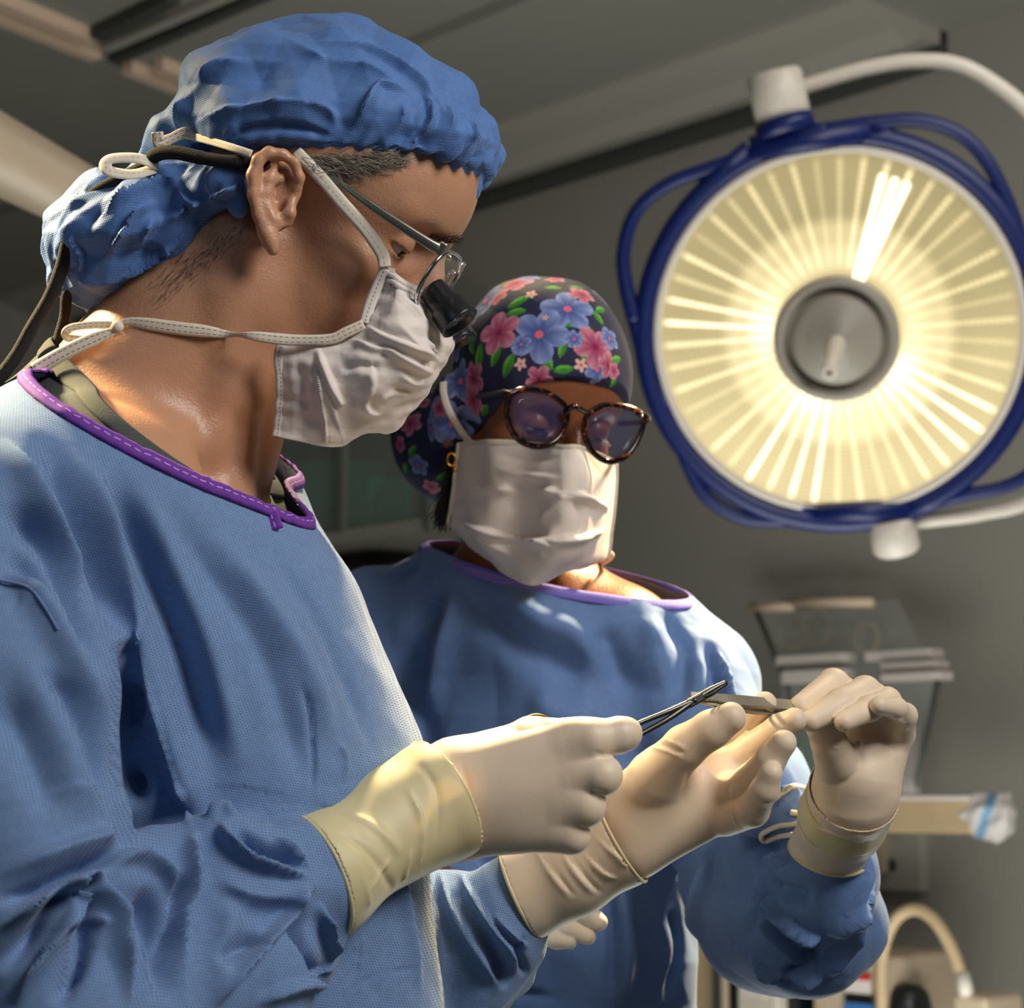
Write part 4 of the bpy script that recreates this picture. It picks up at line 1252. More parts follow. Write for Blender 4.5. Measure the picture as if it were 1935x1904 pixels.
fold1 = [
 # long folds falling from the collar over the chest
 ([(120, 800), (175, 930), (235, 1080), (300, 1300), (360, 1500), (385, 1580)], 26, 7, 'r'),
 ([(190, 850), (250, 1000), (320, 1180), (370, 1340), (410, 1530)], 30, -8, 'r'),
 ([(235, 880), (300, 1010), (380, 1180), (430, 1350), (470, 1500)], 24, 4.5, 'r'),
 ([(300, 930), (400, 1080), (500, 1240), (560, 1400), (590, 1500)], 26, -4.5, 'r'),
 ([(400, 980), (500, 1130), (590, 1290), (640, 1430)], 22, 3.5, 'r'),
 ([(480, 1000), (590, 1150), (660, 1300), (720, 1450)], 20, -3, 'r'),
 ([(60, 800), (130, 930), (200, 1100), (245, 1215)], 24, -8, 'r'),
 ([(0, 820), (70, 920), (140, 1050), (190, 1190)], 22, 6, 's'),
 ([(-10, 960), (60, 990), (120, 1060), (175, 1180), (205, 1300)], 24, -9, 'r'),
 ([(222, 1215), (250, 1330), (250, 1480), (235, 1640)], 18, -13, 'r'),
 ([(262, 1200), (300, 1350), (345, 1500), (372, 1590)], 8, 5, 's'),
 ([(205, 1215), (238, 1200), (262, 1215)], 12, 9, 'c'),
 ([(560, 1280), (590, 1350), (600, 1440), (590, 1500)], 6, -2.2, 's'),
 ([(640, 1400), (655, 1430), (650, 1480)], 5, 2, 'c'),
 ([(700, 1500), (760, 1700), (800, 1900)], 16, 3, 'r'),
 ([(690, 1720), (720, 1900)], 12, -3, 'r'),
 ([(660, 1860), (760, 1830), (850, 1815)], 4, -1.5, 's'),
 # upper arm
 ([(0, 1105), (60, 1120), (120, 1230), (170, 1340), (212, 1480)], 26, 8, 'r'),
 ([(0, 1060), (70, 1085), (140, 1200), (195, 1330)], 20, -7, 'r'),
 ([(20, 1200), (80, 1330), (130, 1440), (160, 1560)], 30, 4, 'r'),
 ([(-10, 1300), (60, 1420), (110, 1560)], 28, -5, 'r'),
 ([(60, 1265), (120, 1320), (170, 1420), (200, 1560)], 16, -4, 'r'),
 # crushed elbow
 ([(-10, 1665), (100, 1615), (180, 1588), (215, 1572)], 13, 6, 'r'),
 ([(-20, 1712), (60, 1682), (130, 1648), (190, 1624), (224, 1606)], 10, -11, 'r'),
 ([(-10, 1760), (60, 1712), (120, 1668), (175, 1645), (205, 1640)], 10, 8, 's'),
 ([(118, 1690), (150, 1665), (178, 1690), (165, 1725), (120, 1760)], 7, 7, 's'),
 ([(150, 1700), (175, 1672), (186, 1650)], 8, -8, 'r'),
 ([(-10, 1840), (55, 1775), (105, 1710), (145, 1665)], 11, -9, 'r'),
 ([(20, 1910), (75, 1815), (125, 1745), (165, 1690)], 11, 8, 's'),
 ([(100, 1910), (140, 1825), (175, 1745), (188, 1670)], 13, -12, 'r'),
 ([(190, 1645), (222, 1720), (238, 1800), (252, 1910)], 11, 9, 's'),
 ([(130, 1745), (160, 1748), (192, 1732), (215, 1750)], 7, 6, 'c'),
 # forearm drapes
 ([(195, 1632), (255, 1622), (310, 1650), (335, 1700)], 9, 7, 'r'),
 ([(262, 1670), (300, 1760), (312, 1910)], 20, -10, 'r'),
 ([(374, 1566), (362, 1620), (362, 1680), (345, 1740), (350, 1910)], 12, 8, 's'),
 ([(335, 1640), (335, 1720), (320, 1800)], 10, -7, 'r'),
 ([(385, 1552), (425, 1540), (440, 1552)], 9, 6, 'c'),
 ([(425, 1550), (428, 1585), (470, 1622), (540, 1648), (605, 1668)], 8, 7, 's'),
 ([(440, 1568), (480, 1598), (540, 1622), (590, 1634)], 9, -7, 'r'),
 ([(505, 1582), (550, 1606), (592, 1640)], 6, 5, 's'),
 ([(400, 1650), (460, 1690), (530, 1690), (600, 1672)], 16, 5, 'r'),
 ([(604, 1674), (556, 1692), (535, 1740), (490, 1800), (440, 1850), (395, 1910)], 9, 8, 's'),
 ([(570, 1705), (560, 1770), (590, 1830), (630, 1850)], 14, -10, 'r'),
 ([(600, 1700), (622, 1760), (645, 1820)], 9, 7, 's'),
 ([(430, 1690), (425, 1780), (385, 1910)], 24, 5, 'r'),
 ([(400, 1830), (450, 1790), (500, 1775)], 12, -6, 'r'),
 ([(470, 1900), (540, 1862), (600, 1850), (655, 1815)], 11, 6, 's'),
 # left sleeve behind
 ([(830, 1640), (850, 1720), (900, 1800), (960, 1880)], 14, 6, 's'),
 ([(860, 1640), (900, 1700), (930, 1750), (965, 1800), (985, 1840)], 10, 6, 's'),
 ([(880, 1700), (930, 1800), (960, 1870)], 12, -6, 'r'),
 ([(935, 1720), (965, 1755), (1000, 1790)], 7, 4, 's'),
 ([(990, 1760), (975, 1800), (1000, 1850)], 8, -4, 'r')]
h = sum(stroke(V, N, on_surface(G1, pts), w * 1.3 / FPX, a * 1.65e-3, k, 0.3) for pts, w, a, k in fold1)
slv = np.minimum(np.minimum(chain(G1, SLV1R2, 0), chain(G1, SLV1R3, 0)), chain(G1, SLV1L, 0)) < 0.02
h += waves(V, 50, 8, 6) * 0.0016 + crumple(V, 38, 9, 4) * np.where(slv, 0.0034, 0.0012) + crumple(V, 90, 19, 4) * np.where(slv, 0.0008, 0.0002)
h = np.maximum(h, -0.018); kd_ = keep_gown1(V); q_ = np.clip(kd_ / 0.03, 0, 1); h = h * (0.12 + 0.88 * q_ * q_ * (3 - 2 * q_))
for cp_, cn_ in ((W(598, 1654, 1.15), W(598, 1654, 1.15) - W(760, 1550, 1.185)), (W(984, 1684, 1.34), W(984, 1684, 1.34) - W(1100, 1625, 1.335))):
    q_ = (V - cp_) @ unit(cn_); near_ = (np.linalg.norm(V - cp_, axis=1) < 0.075) & (np.minimum(chain(V, SLV1R2, 0.02), chain(V, SLV1L, 0.02)) < 0.006)
    h = np.where(near_, h * np.clip(q_ / 0.012, 0, 1), h)          # cloth lies flat where the glove cuff grips it
V = V + N * h[:, None]
gown = mesh_obj('surgical_gown', V, F, M['gown'], surgeon)
G1 = V.copy()
L1 = loop_on(gown1, c1, n1, 220)
band_on_loop('neck_binding', L1 + n1 * 0.002, gown1, n1, 0.0088, 0.0018, M['purple'], gown, gather=0.0008, gfreq=170)
# overlapping tab at the end of the binding
C = np.array([pick(G1, 512, 965), pick(G1, 523, 1000)])
V, F, uv = ribbon(catmull(C, 6), 0.0085, -AF, 0.0025)
solidify(mesh_obj('binding_tab', V, F, M['purple'], gown, uv=uv), 0.0015)
# shoulder seam
C = on_surface(G1, [(-10, 1095), (50, 1108), (80, 1140), (110, 1190)], 8)
mesh_obj('shoulder_seam', *tube(C - AF * 0.0003, 0.0008, 6), M['gown_plain'], gown)

# ---- grey undershirt
def shirt1(P):
    d = smin(chain(P, [(p, r) for p, r in NECK1], 0.02), chain(P, BACK1, 0.02), 0.04)
    d = smin(d, body1_trunk(P, -0.020), 0.02)
    return d - 0.005
ts = W(395, 930, 1.2) - W(135, 700, 1.25)
ns = unit(np.cross(lat1, ts)); ns = ns if ns @ AU > 0 else -ns
ps = W(262, 812, 1.19)
cs = W(300, 820, 1.30); cs = cs - ns * ((cs - ps) @ ns)
V, F, N = mesh_field(shirt1, c1 - .24, c1 + .24, 0.004, 1, keep=lambda P: np.minimum(-((P - ps) @ ns), 0.055 + (P - p1) @ n1))
shirt = mesh_obj('undershirt', V + N * (waves(V, 90, 4) * 0.0006)[:, None], F, M['shirt'], surgeon)
SH1 = V.copy()
Ls = loop_on(shirt1, cs, ns, 160)
band_on_loop('neckband', Ls, shirt1, ns, 0.013, 0.0012, M['shirt'], shirt)

# ------------------------------------------------------------------ surgical mask
def mirror_cols(G, hd):
    """control grid whose last column is the ridge in the middle of the face; adds the far half"""
    out = []
    for r in G:
        pts = [W(*p) for p in r]
        ridge = pts[-1]; q = hd.loc(np.array([ridge]))[0]; off = q[1]
        far = []
        for p in pts[-2::-1]:
            l = hd.loc(np.array([p]))[0]; l[1] = 2 * off - l[1]; far.append(hd.w(*l) + AU * abs(l[1] - off) * 0.26)
        out.append(pts + far)
    return out
mg = [
 [(729, 506, 1.236), (752, 517, 1.232), (782, 540, 1.240), (806, 566, 1.258), (822, 580, 1.278)],
 [(716, 545, 1.236), (750, 555, 1.226), (785, 575, 1.232), (818, 598, 1.252), (838, 612, 1.275)],
 [(690, 600, 1.235), (735, 606, 1.221), (785, 620, 1.226), (826, 632, 1.248), (849, 640, 1.274)],
 [(664, 624, 1.235), (715, 650, 1.220), (775, 665, 1.225), (820, 672, 1.248), (843, 680, 1.274)],
 [(600, 638, 1.236), (665, 690, 1.222), (735, 715, 1.226), (792, 720, 1.248), (812, 728, 1.274)],
 [(527, 645, 1.238), (590, 720, 1.228), (660, 760, 1.230), (732, 780, 1.250), (774, 784, 1.276)],
 [(524, 735, 1.240), (572, 770, 1.234), (628, 805, 1.238), (694, 812, 1.256), (736, 812, 1.280)],
 [(518, 825, 1.242), (552, 832, 1.238), (612, 843, 1.243), (665, 828, 1.260), (728, 805, 1.284)]]
G = sheet(mirror_cols(mg, H1), 26, 22)
nv_ = G.shape[1]; V = G.reshape(-1, 3); F = grid_faces(*G.shape[:2])
Nn = grid_normals(G).reshape(-1, 3)
sgn = np.sign(np.median(Nn[: nv_ // 2] @ -AF)); Nn *= sgn
MK1 = V.copy()
mf = [
 ([(688, 613), (720, 632), (765, 650), (815, 668), (845, 690)], 8, 4, 's'),
 ([(655, 636), (700, 655), (740, 662), (790, 690), (830, 708)], 8, 3.5, 's'),
 ([(600, 655), (618, 700), (640, 750), (652, 768)], 7, 5, 's'),
 ([(598, 655), (606, 720), (614, 790), (615, 843)], 3, 3, 's'),
 ([(606, 700), (630, 770), (648, 830)], 3, 2, 's'),
 ([(700, 672), (705, 720), (690, 765), (720, 782)], 9, 4, 's'),
 ([(735, 600), (775, 640), (800, 670), (810, 700)], 7, 3.5, 'c'),
 ([(760, 560), (800, 600), (835, 645)], 7, 2.5, 'c'),
 ([(690, 600), (700, 570), (715, 535)], 8, -2, 'r'),
 ([(640, 700), (680, 690), (720, 700)], 10, -4, 'r'),
 ([(560, 670), (575, 740), (580, 820)], 14, -2.5, 'r'),
 ([(750, 700), (780, 720), (800, 716)], 8, 3, 's'),
 ([(700, 760), (740, 740), (780, 745)], 8, 2, 's'),
 ([(800, 640), (820, 660), (838, 665)], 5, 3, 's')]
h = sum(stroke(V, Nn, on_surface(MK1, pts), w * 1.23 / FPX, a * 1e-3, k, 0.25) for pts, w, a, k in mf)
h += crumple(V, 70, 44, 5) * 0.0022 + crumple(V, 180, 45, 4) * 0.0006
V = V + Nn * h[:, None]
mask = mesh_obj('surgical_mask', V, F, M['mask'], surgeon)
solidify(mask, 0.0009)
MK1 = V.copy()
GV = V.reshape(G.shape)
nu_ = GV.shape[0]
# stitched borders of the mask
def border(pts3, w, name='stitched_edge', lift=0.0012, mat='hem'):
    V, F, uv = ribbon(np.asarray(pts3), w, -AF, lift)
    return solidify(mesh_obj(name, V, F, M[mat], mask, uv=uv), 0.0006)
border(GV[: int(nu_ * 3 / 7) + 1, 1] + AR * 0.0025, 0.0065)
border(GV[int(nu_ * 5 / 7) + 2:, 1] + AR * 0.0018, 0.006)
border(GV[2, : nv_ // 2 + 1] - AU * 0.002, 0.003)
border(GV[14, 4: nv_ // 2 + 1], 0.003)
tape_on('side_binding', MK1, [(690, 611), (697, 585), (706, 560), (717, 533), (728, 508)], 0.0066, M['hem'], mask, 0.0022)
# little stamped box marks beside the nose wire
for dx in (0, 8):
    a = pick(MK1, 740 + dx, 528 + dx * .6); b_ = pick(MK1, 738 + dx, 540 + dx * .6)
    mesh_obj('nose_wire_mark', *tube([a - AF * .0012, b_ - AF * .0012], 0.0004, 6), M['shelf'], mask)
# tapes
tape_on('ear_tape', SK1, [(727, 505, 1.233), (722, 480, 1.2335), (690, 432, 1.230), (648, 385, 1.2275), (610, 340, 1.2265), (578, 306, 1.228), (560, 286, 1.230)], 0.0072, M['tape_plain'], mask, 0.001, wid=[.0075, .0078, .0078, .0076, .0074, .007])
tape_on('lower_tape', SK1, [(688, 613, 1.232), (655, 628, 1.231), (625, 641, 1.231), (560, 643, 1.231), (520, 640, 1.229), (470, 634, 1.228), (432, 632), (395, 627), (340, 621), (290, 614), (245, 608), (222, 614)], 0.006, M['tape'], mask, 0.0015,
        wid=[.006, .0064, .0064, .0064, .007, .006, .0022, .0055, .0078, .0080, .0076, .0045, .003])
kd = pick(SK1, 232, 618)[None] @ AF[:, None]
kd = float(((pick(SK1, 232, 618) - CAM) @ AF))
tape_on('tape_end', SK1, [(226, 622, kd - .004), (180, 640, kd - .006), (120, 668, kd - .008), (66, 700, kd - .008)], 0.008, M['tape'], mask, wid=[.004, .0085, .0085, .0095])
tape_on('tape_loop', SK1, [(222, 615, kd - .002), (180, 614, kd), (140, 618, kd + .002), (124, 628, kd + .003), (134, 640, kd + .006), (190, 640, kd + .004), (222, 625, kd + .002)], 0.0045, M['tape'], mask)
mesh_obj('tape_knot', *tube([W(214, 626, kd - .004), W(222, 616, kd - .005), W(230, 612, kd - .004)], [.003, .0042, .003], 12), M['tape_plain'], mask)
# upper tape tied over the cap at the back
tape_on('upper_tape', CAPV, [(476, 292, 1.216), (440, 280, 1.222), (400, 268), (360, 258), (345, 256)], 0.0045, M['tape_plain'], mask, 0.002)
ud = float(((pick(CAPV, 352, 258) - CAM) @ AF))
tape_on('tape_loop', CAPV, [(372, 262, ud - .004), (350, 252, ud - .006), (325, 262, ud - .008), (302, 270, ud - .010), (298, 250, ud - .012)], 0.006, M['tape'], mask, wid=[.004, .007, .006, .008, .007])
bd = float(((pick(CAPV, 300, 322) - CAM) @ AF))
tape_on('tape_bow', CAPV, [(300, 316, bd - .004), (262, 302, bd - .010), (215, 302, bd - .012), (200, 312, bd - .014), (208, 326, bd - .016), (250, 332, bd - .012), (292, 322, bd - .005)], 0.0075, M['tape_plain'], mask, nrm=unit(-AF * .8 + AU * .5))

# ------------------------------------------------------------------ black loupe cord
cd0 = 1.225
cordp = [(540, 300, 1.235), (470, 305, 1.222), (425, 305, 1.222), (380, 298, 1.226), (330, 288, 1.232), (295, 293, 1.238), (268, 318, 1.245), (215, 345, 1.25), (175, 370, 1.252), (148, 405, 1.252), (130, 450, 1.252), (118, 500, 1.254), (95, 560, 1.256), (60, 620, 1.258), (25, 680, 1.26), (-40, 760, 1.262)]
loupes = empty('surgical_loupes', H1.w(0.10, -0.03, 0.02), 'steel-framed magnifying loupes with black barrels worn by the surgeon in profile', 'magnifying glasses')
mesh_obj('head_cord', *tube(catmull([W(*p) for p in cordp], 8), [0.0040] * 24 + [0.0043] * 97, 14), M['velvet'], loupes)
mesh_obj('cord_end', *tube(catmull([W(138, 530, 1.275), W(126, 560, 1.278), W(122, 600, 1.28), (W(106, 655, 1.28))], 8), 0.0036, 12), M['velvet'], loupes)
# frame
def lens_rim(c, nrm, upv, a, b, pw=2.6, n=56):
    nrm = unit(nrm); upv = unit(upv - nrm * (upv @ nrm)); rt_ = np.cross(upv, nrm)
    P = []
    for k in range(n):
        t_ = 2 * math.pi * k / n; cx_, cy_ = math.cos(t_), math.sin(t_)
        P.append(c + rt_ * a * np.sign(cx_) * abs(cx_) ** (2 / pw) + upv * b * np.sign(cy_) * abs(cy_) ** (2 / pw))
    return np.array(P), nrm, upv
def plate_from(P, nrm, bulge=0.0015, back=0.0012):
    c = P.mean(0); n = len(P)
    V = [c + nrm * bulge, c - nrm * back] + [c + (p - c) * .6 + nrm * bulge * .7 for p in P] + list(P) + [c + (p - c) * .6 - nrm * back for p in P]
    F = []
    for i in range(n):
        j = (i + 1) % n
        F += [(0, 2 + i, 2 + j), (2 + i, 2 + n + i, 2 + n + j, 2 + j), (2 + n + i, 2 + 2 * n + i, 2 + 2 * n + j, 2 + n + j), (1, 2 + 2 * n + j, 2 + 2 * n + i)]
    return V, F
fz = unit(H1.x - H1.z * 0.10)
for s, ctr in ((-1, W(828, 532, 1.246)), (1, W(846, 548, 1.306))):
    nr = unit(fz - H1.y * s * -0.16)
    P, nr, up_ = lens_rim(ctr, nr, H1.z, 0.0235, 0.0195)
    V, F = tube(np.vstack([P, P[:1]]), 0.0014, 8, caps=False)
    mesh_obj('lens_rim', V, F, M['chrome'], loupes)
    V, F = plate_from(P, nr)
    mesh_obj('lens', V, F, M['loupe_glass'], loupes)
mesh_obj('bridge', *tube(catmull([W(846, 520, 1.268), W(856, 512, 1.276), W(858, 518, 1.286)], 6), 0.0012, 10), M['chrome'], loupes)
# temple arm
tp_ = [W(602, 318, 1.2295), W(640, 344, 1.228), (W(700, 388, 1.225)), W(760, 428, 1.224), W(815, 463, 1.2245), W(836, 472, 1.226)]
V, F, uv = ribbon(catmull(tp_, 8), np.interp(np.linspace(0, 1, 41), [0, .5, .95, 1], [.0034, .0052, .0068, .0075]), unit(-AF), 0.0)
o = mesh_obj('temple', V, F, M['titanium'], loupes); solidify(o, 0.0012); 
V, F = box(W(833, 470, 1.2265), 0.005, 0.004, 0.0085, unit(AR * .85 - AU * .5), AF, unit(AR * .5 + AU * .85))
bevel(mesh_obj('hinge', V, F, M['titanium'], loupes, smooth=False), 0.001)
mesh_obj('temple', *tube([W(852, 488, 1.318), W(780, 450, 1.35), W(650, 365, 1.372)], 0.0018, 8), M['titanium'], loupes)
# barrels
for a, b, k in ((W(816, 545, 1.243), W(869, 610, 1.236), 1.0), (W(838, 588, 1.300), W(868, 646, 1.295), 0.9)):
    ax = unit(b - a); L_ = np.linalg.norm(b - a)
    r = [(0.0005, 0), (.0082, 0), (.0086, .003), (.0098, L_ * .45), (.0104, L_ * .52), (.0118, L_ * .56), (.0128, L_ * .97), (.0129, L_), (.0118, L_ * 1.0), (.0112, L_ * .90), (.0005, L_ * .88)]
    br = mesh_obj('barrel', *lathe(a, ax, [(x * k, y) for x, y in r], 40), M['black'], loupes)
    mesh_obj('barrel_lens', *lathe(a + ax * L_ * .9, ax, [(.0108 * k, 0), (.007 * k, .0008), (.0004, .0011)], 32), M['lens'], br)
    mesh_obj('barrel_ring', *tube(np.array([a + ax * L_ + .0126 * k * (math.cos(q) * unit(np.cross(ax, AF)) + math.sin(q) * unit(np.cross(ax, np.cross(ax, AF)))) for q in np.linspace(0, 6.2832, 33)]), 0.0003, 5, caps=False), M['steel'], br)
mesh_obj('nose_pad_arm', *tube(catmull([W(800, 588, 1.252), W(812, 578, 1.262), W(818, 560, 1.270)], 5), 0.0009, 8), M['chrome'], loupes)
# ------------------------------------------------------------------ gloved hands
def hand(P, palm, fingers, kp=0.012, kf=0.005, flat=None, extra=None):
    Q = P
    if flat is not None:
        c, n, s = flat; n = unit(n); Q = P + ((P - c) @ n)[:, None] * n[None] * (s - 1)
    d = None
    for ray_ in palm:
        e = chain(Q, ray_, 0.006); d = e if d is None else smin(d, e, kp)
    f = None
    for fg in fingers:
        e = chain(P, fg, 0.0035); f = e if f is None else smin(f, e, 0.0012)
    d = smin(d, f, kf)
    if extra is not None: d = extra(P, d)
    return d

def glove(name, f, box_, parent, strokes=(), wr=0.0004, keep=None, h=0.0022, label=None, sub=1, disp=None):
    V, F, N = mesh_field(f, box_[0], box_[1], h, sub, keep=keep)
    base = V.copy()
    hh = waves(V, 160, 7, 5) * wr
    if disp is not None: hh = hh + disp(V, N)
    for pts, w, a, k in strokes:
        hh = hh + stroke(V, N, on_surface(base, pts), w * 1.25 / FPX, a * 1e-3, k, 0.3)
    V = V + N * hh[:, None]
    o = mesh_obj(name, V, F, M['glove'], parent)
    if label: o['label'] = label
    return o, V

def bounds(rows, m=0.03):
    P = np.array([p for r in rows for p, _ in r]); R = max(q for r in rows for _, q in r)
    return P.min(0) - R - m, P.max(0) + R + m

def cuff_surface(name, rows, keepers, mat, parent, amp=0.0012, seed=5, strokes=(), h=0.0026):
    """thin open latex sleeve between two planes; keepers = [(point, outward normal)]"""
    f = lambda P: chain(P, rows, 0.01)
    kp = lambda P: np.min(np.stack([-((P - p) @ unit(n)) for p, n in keepers]), axis=0)
    lo, hi = bounds([rows], 0.01)
    V, F, N = mesh_field(f, lo, hi, h, 1, keep=kp)
    base = V.copy()
    hh = waves(V, 75, seed, 5) * amp
    for pts, w, a, k in strokes:
        hh = hh + stroke(V, N, on_surface(base, pts), w * 1.25 / FPX, a * 1e-3, k, 0.25)
    V = V + N * hh[:, None]
    o = mesh_obj(name, V, F, mat, parent)
    solidify(o, 0.0008)
    return o, f, V

def rim_on(f, p, n, r, mat, parent, name='rolled_rim', V=None):
    L = loop_on(f, p - unit(n) * 0.0, n, 72)
    P = np.vstack([L, L[:1]])
    return mesh_obj(name, *tube(P, r, 8, caps=False), mat, parent)

# ---- right hand of the surgeon: back of the hand to the viewer, index along the instrument
D = 1.20
A_palm = [pc([(850, 1508, 1.20, 92), (1085, 1408, 1.186, 47)]), pc([(860, 1515, 1.20, 92), (1092, 1464, 1.182, 47)]),
          pc([(860, 1520, 1.20, 92), (1072, 1518, 1.182, 46)]), pc([(865, 1530, 1.20, 84), (1042, 1566, 1.186, 43)]),
          pc([(880, 1470, 1.215, 80), (985, 1405, 1.225, 44)])]
A_fing = [pc([(1080, 1406, 1.193, 42), (1120, 1398, 1.188, 40), (1172, 1388, 1.192, 33), (1184, 1386, 1.193, 29)]),
          pc([(1095, 1464, 1.19, 41), (1135, 1465, 1.184, 39), (1130, 1466, 1.215, 34), (1080, 1462, 1.225, 30)]),
          pc([(1070, 1520, 1.19, 40), (1106, 1522, 1.186, 38), (1102, 1520, 1.215, 33), (1060, 1510, 1.225, 30)]),
          pc([(1042, 1568, 1.195, 36), (1080, 1580, 1.19, 33), (1078, 1576, 1.215, 28), (1040, 1560, 1.225, 26)]),
          pc([(930, 1430, 1.225, 48), (1000, 1392, 1.235, 36), (1080, 1388, 1.232, 31), (1130, 1390, 1.225, 28)])]
fA = lambda P: hand(P, A_palm, A_fing, 0.014, 0.007, flat=(W(940, 1490, 1.205), AF, 1.35))
allA = A_palm + A_fing
gl = empty('glove', W(840, 1510, 1.2)); gl.parent = surgeon; gl.location = Vector(W(840, 1510, 1.2)) - Vector(parent_world(surgeon))
wA_p = W(838, 1512, 1.20); wA_n = unit(W(560, 1660, 1.15) - W(840, 1512, 1.2))
gA, GAV = glove('hand', fA, bounds(allA, 0.006), gl, [
    ([(846, 1420), (862, 1500), (850, 1600)], 8, 1.4, 's'), ([(868, 1430), (884, 1500), (868, 1610)], 7, -0.9, 'r'),
    ([(1120, 1418), (1145, 1432), (1160, 1425)], 5, -0.8, 'r'), ([(1112, 1494), (1125, 1497), (1150, 1494)], 5, -1, 'r')],
    keep=lambda P: -((P - wA_p - wA_n * 0.010) @ wA_n))
gA['label'] = 'gloved right hand gripping, back of the hand to the viewer'
cA = pc([(860, 1505, 1.20, 103), (830, 1512, 1.20, 108), (740, 1560, 1.185, 106), (600, 1655, 1.15, 112), (560, 1682, 1.14, 112)])
cuffA_p = W(598, 1654, 1.15); cuffA_n = unit(unit(W(598, 1654, 1.15) - W(760, 1550, 1.185)) * 0.9 + AU * 0.08 - AR * .1)
oc, fcA, CAV = cuff_surface('cuff', cA, [(cuffA_p, cuffA_n), (W(842, 1508, 1.2), -wA_n)], M['cuff'], gl, 0.0011, 5, [
    ([(600, 1560), (680, 1600), (730, 1660), (745, 1690)], 9, -1.8, 'r'), ([(640, 1530), (720, 1570), (760, 1620)], 10, 1.6, 'r'),
    ([(770, 1480), (800, 1560), (790, 1640)], 8, 1.6, 's'), ([(740, 1620), (720, 1650), (690, 1690)], 6, 1.4, 's'), ([(790, 1440), (825, 1500), (820, 1600)], 7, -1.3, 'r'),
    ([(780, 1600), (770, 1640), (765, 1670)], 5, 1.5, 's'), ([(660, 1600), (690, 1680), (700, 1715)], 8, 1.4, 'c')])
rim_on(fcA, cuffA_p, cuffA_n, 0.0014, M['cuff'], gl)
rim_on(fcA, W(836, 1510, 1.2), wA_n, 0.0011, M['cuff'], gl, 'wrist_fold')

# ---- left hand of the surgeon, palm to the viewer
B_palm = [pc([(1185, 1560, 1.335, 80), (1318, 1452, 1.338, 46)]), pc([(1185, 1570, 1.335, 76), (1358, 1468, 1.33, 42)]),
          pc([(1190, 1575, 1.335, 72), (1372, 1500, 1.325, 40)]), pc([(1200, 1580, 1.33, 62), (1375, 1535, 1.32, 36)]),
          pc([(1195, 1525, 1.325, 62), (1262, 1455, 1.31, 52)]), pc([(1280, 1480, 1.345, 50), (1330, 1480, 1.345, 45)])]
B_fing = [pc([(1240, 1468, 1.312, 52), (1292, 1412, 1.295, 41), (1345, 1378, 1.285, 35), (1382, 1356, 1.28, 29)]),          # thumb
          pc([(1318, 1442, 1.350, 38), (1395, 1390, 1.352, 28), (1428, 1350, 1.340, 25), (1446, 1328, 1.330, 22)]),         # index
          pc([(1345, 1468, 1.338, 38), (1420, 1415, 1.332, 30), (1476, 1376, 1.320, 28), (1500, 1360, 1.314, 23)]),        # middle
          pc([(1365, 1500, 1.325, 36), (1418, 1474, 1.302, 30), (1456, 1436, 1.285, 28), (1480, 1404, 1.28, 25)]),          # ring
          pc([(1372, 1548, 1.318, 33), (1424, 1530, 1.298, 30), (1446, 1492, 1.280, 26), (1457, 1460, 1.275, 22)])]         # little
fB = lambda P: hand(P, B_palm, B_fing, 0.012, 0.004, flat=(W(1280, 1510, 1.33), AF, 1.25))
gl = empty('glove', W(1180, 1580, 1.33)); gl.parent = surgeon; gl.location = Vector(W(1180, 1580, 1.33)) - Vector(parent_world(surgeon))
wB_p = W(1172, 1578, 1.33); wB_n = unit(W(970, 1690, 1.34) - W(1172, 1578, 1.33))
gB, GBV = glove('hand', fB, bounds(B_palm + B_fing, 0.006), gl, [
    ([(1222, 1408), (1262, 1418), (1300, 1432)], 4, 1.7, 's'), ([(1238, 1402), (1270, 1414), (1300, 1424)], 3, -1.3, 'r'), ([(1250, 1394), (1278, 1404), (1300, 1416)], 4, 1.4, 's'),
    ([(1300, 1432), (1302, 1480), (1290, 1530)], 10, -1.6, 'r'), ([(1382, 1520), (1388, 1545), (1395, 1562)], 4, 1.0, 's'),
    ([(1380, 1480), (1376, 1500), (1390, 1515)], 4, -0.9, 'r'), ([(1418, 1440), (1425, 1460), (1432, 1472)], 3, -.8, 'r'), ([(1400, 1390), (1412, 1410), (1424, 1425)], 3, -.7, 'r')],
    keep=lambda P: -((P - wB_p - wB_n * 0.012) @ wB_n))
gB['label'] = 'gloved left hand, open palm to the viewer with the thumb raised'
cB = pc([(1210, 1560, 1.33, 86), (1170, 1580, 1.332, 90), (1080, 1640, 1.335, 86), (985, 1684, 1.34, 84), (940, 1710, 1.34, 84)])
cuffB_p = W(984, 1684, 1.34); cuffB_n = unit(unit(W(984, 1684, 1.34) - W(1100, 1625, 1.335)) - AR * .15 - AU * .02)
oc, fcB, CBV = cuff_surface('cuff', cB, [(cuffB_p, cuffB_n), (W(1170, 1578, 1.33), -wB_n)], M['glove'], gl, 0.0009, 15, [
    ([(1010, 1590), (1050, 1660), (1090, 1700)], 8, 1.7, 's'), ([(1050, 1580), (1090, 1650), (1130, 1690)], 7, 1.9, 's'),
    ([(1080, 1570), (1130, 1640), (1170, 1660)], 6, 2.0, 's'), ([(1100, 1550), (1160, 1610), (1190, 1640)], 6, 1.8, 's'), ([(1070, 1600), (1110, 1660), (1140, 1690)], 5, -1.5, 'r'), ([(1030, 1600), (1065, 1670), (1085, 1700)], 6, -1.3, 'r')])
rim_on(fcB, cuffB_p, cuffB_n, 0.0013, M['cuff'], gl)
rim_on(fcB, wB_p, wB_n, 0.0010, M['cuff'], gl, 'wrist_fold')

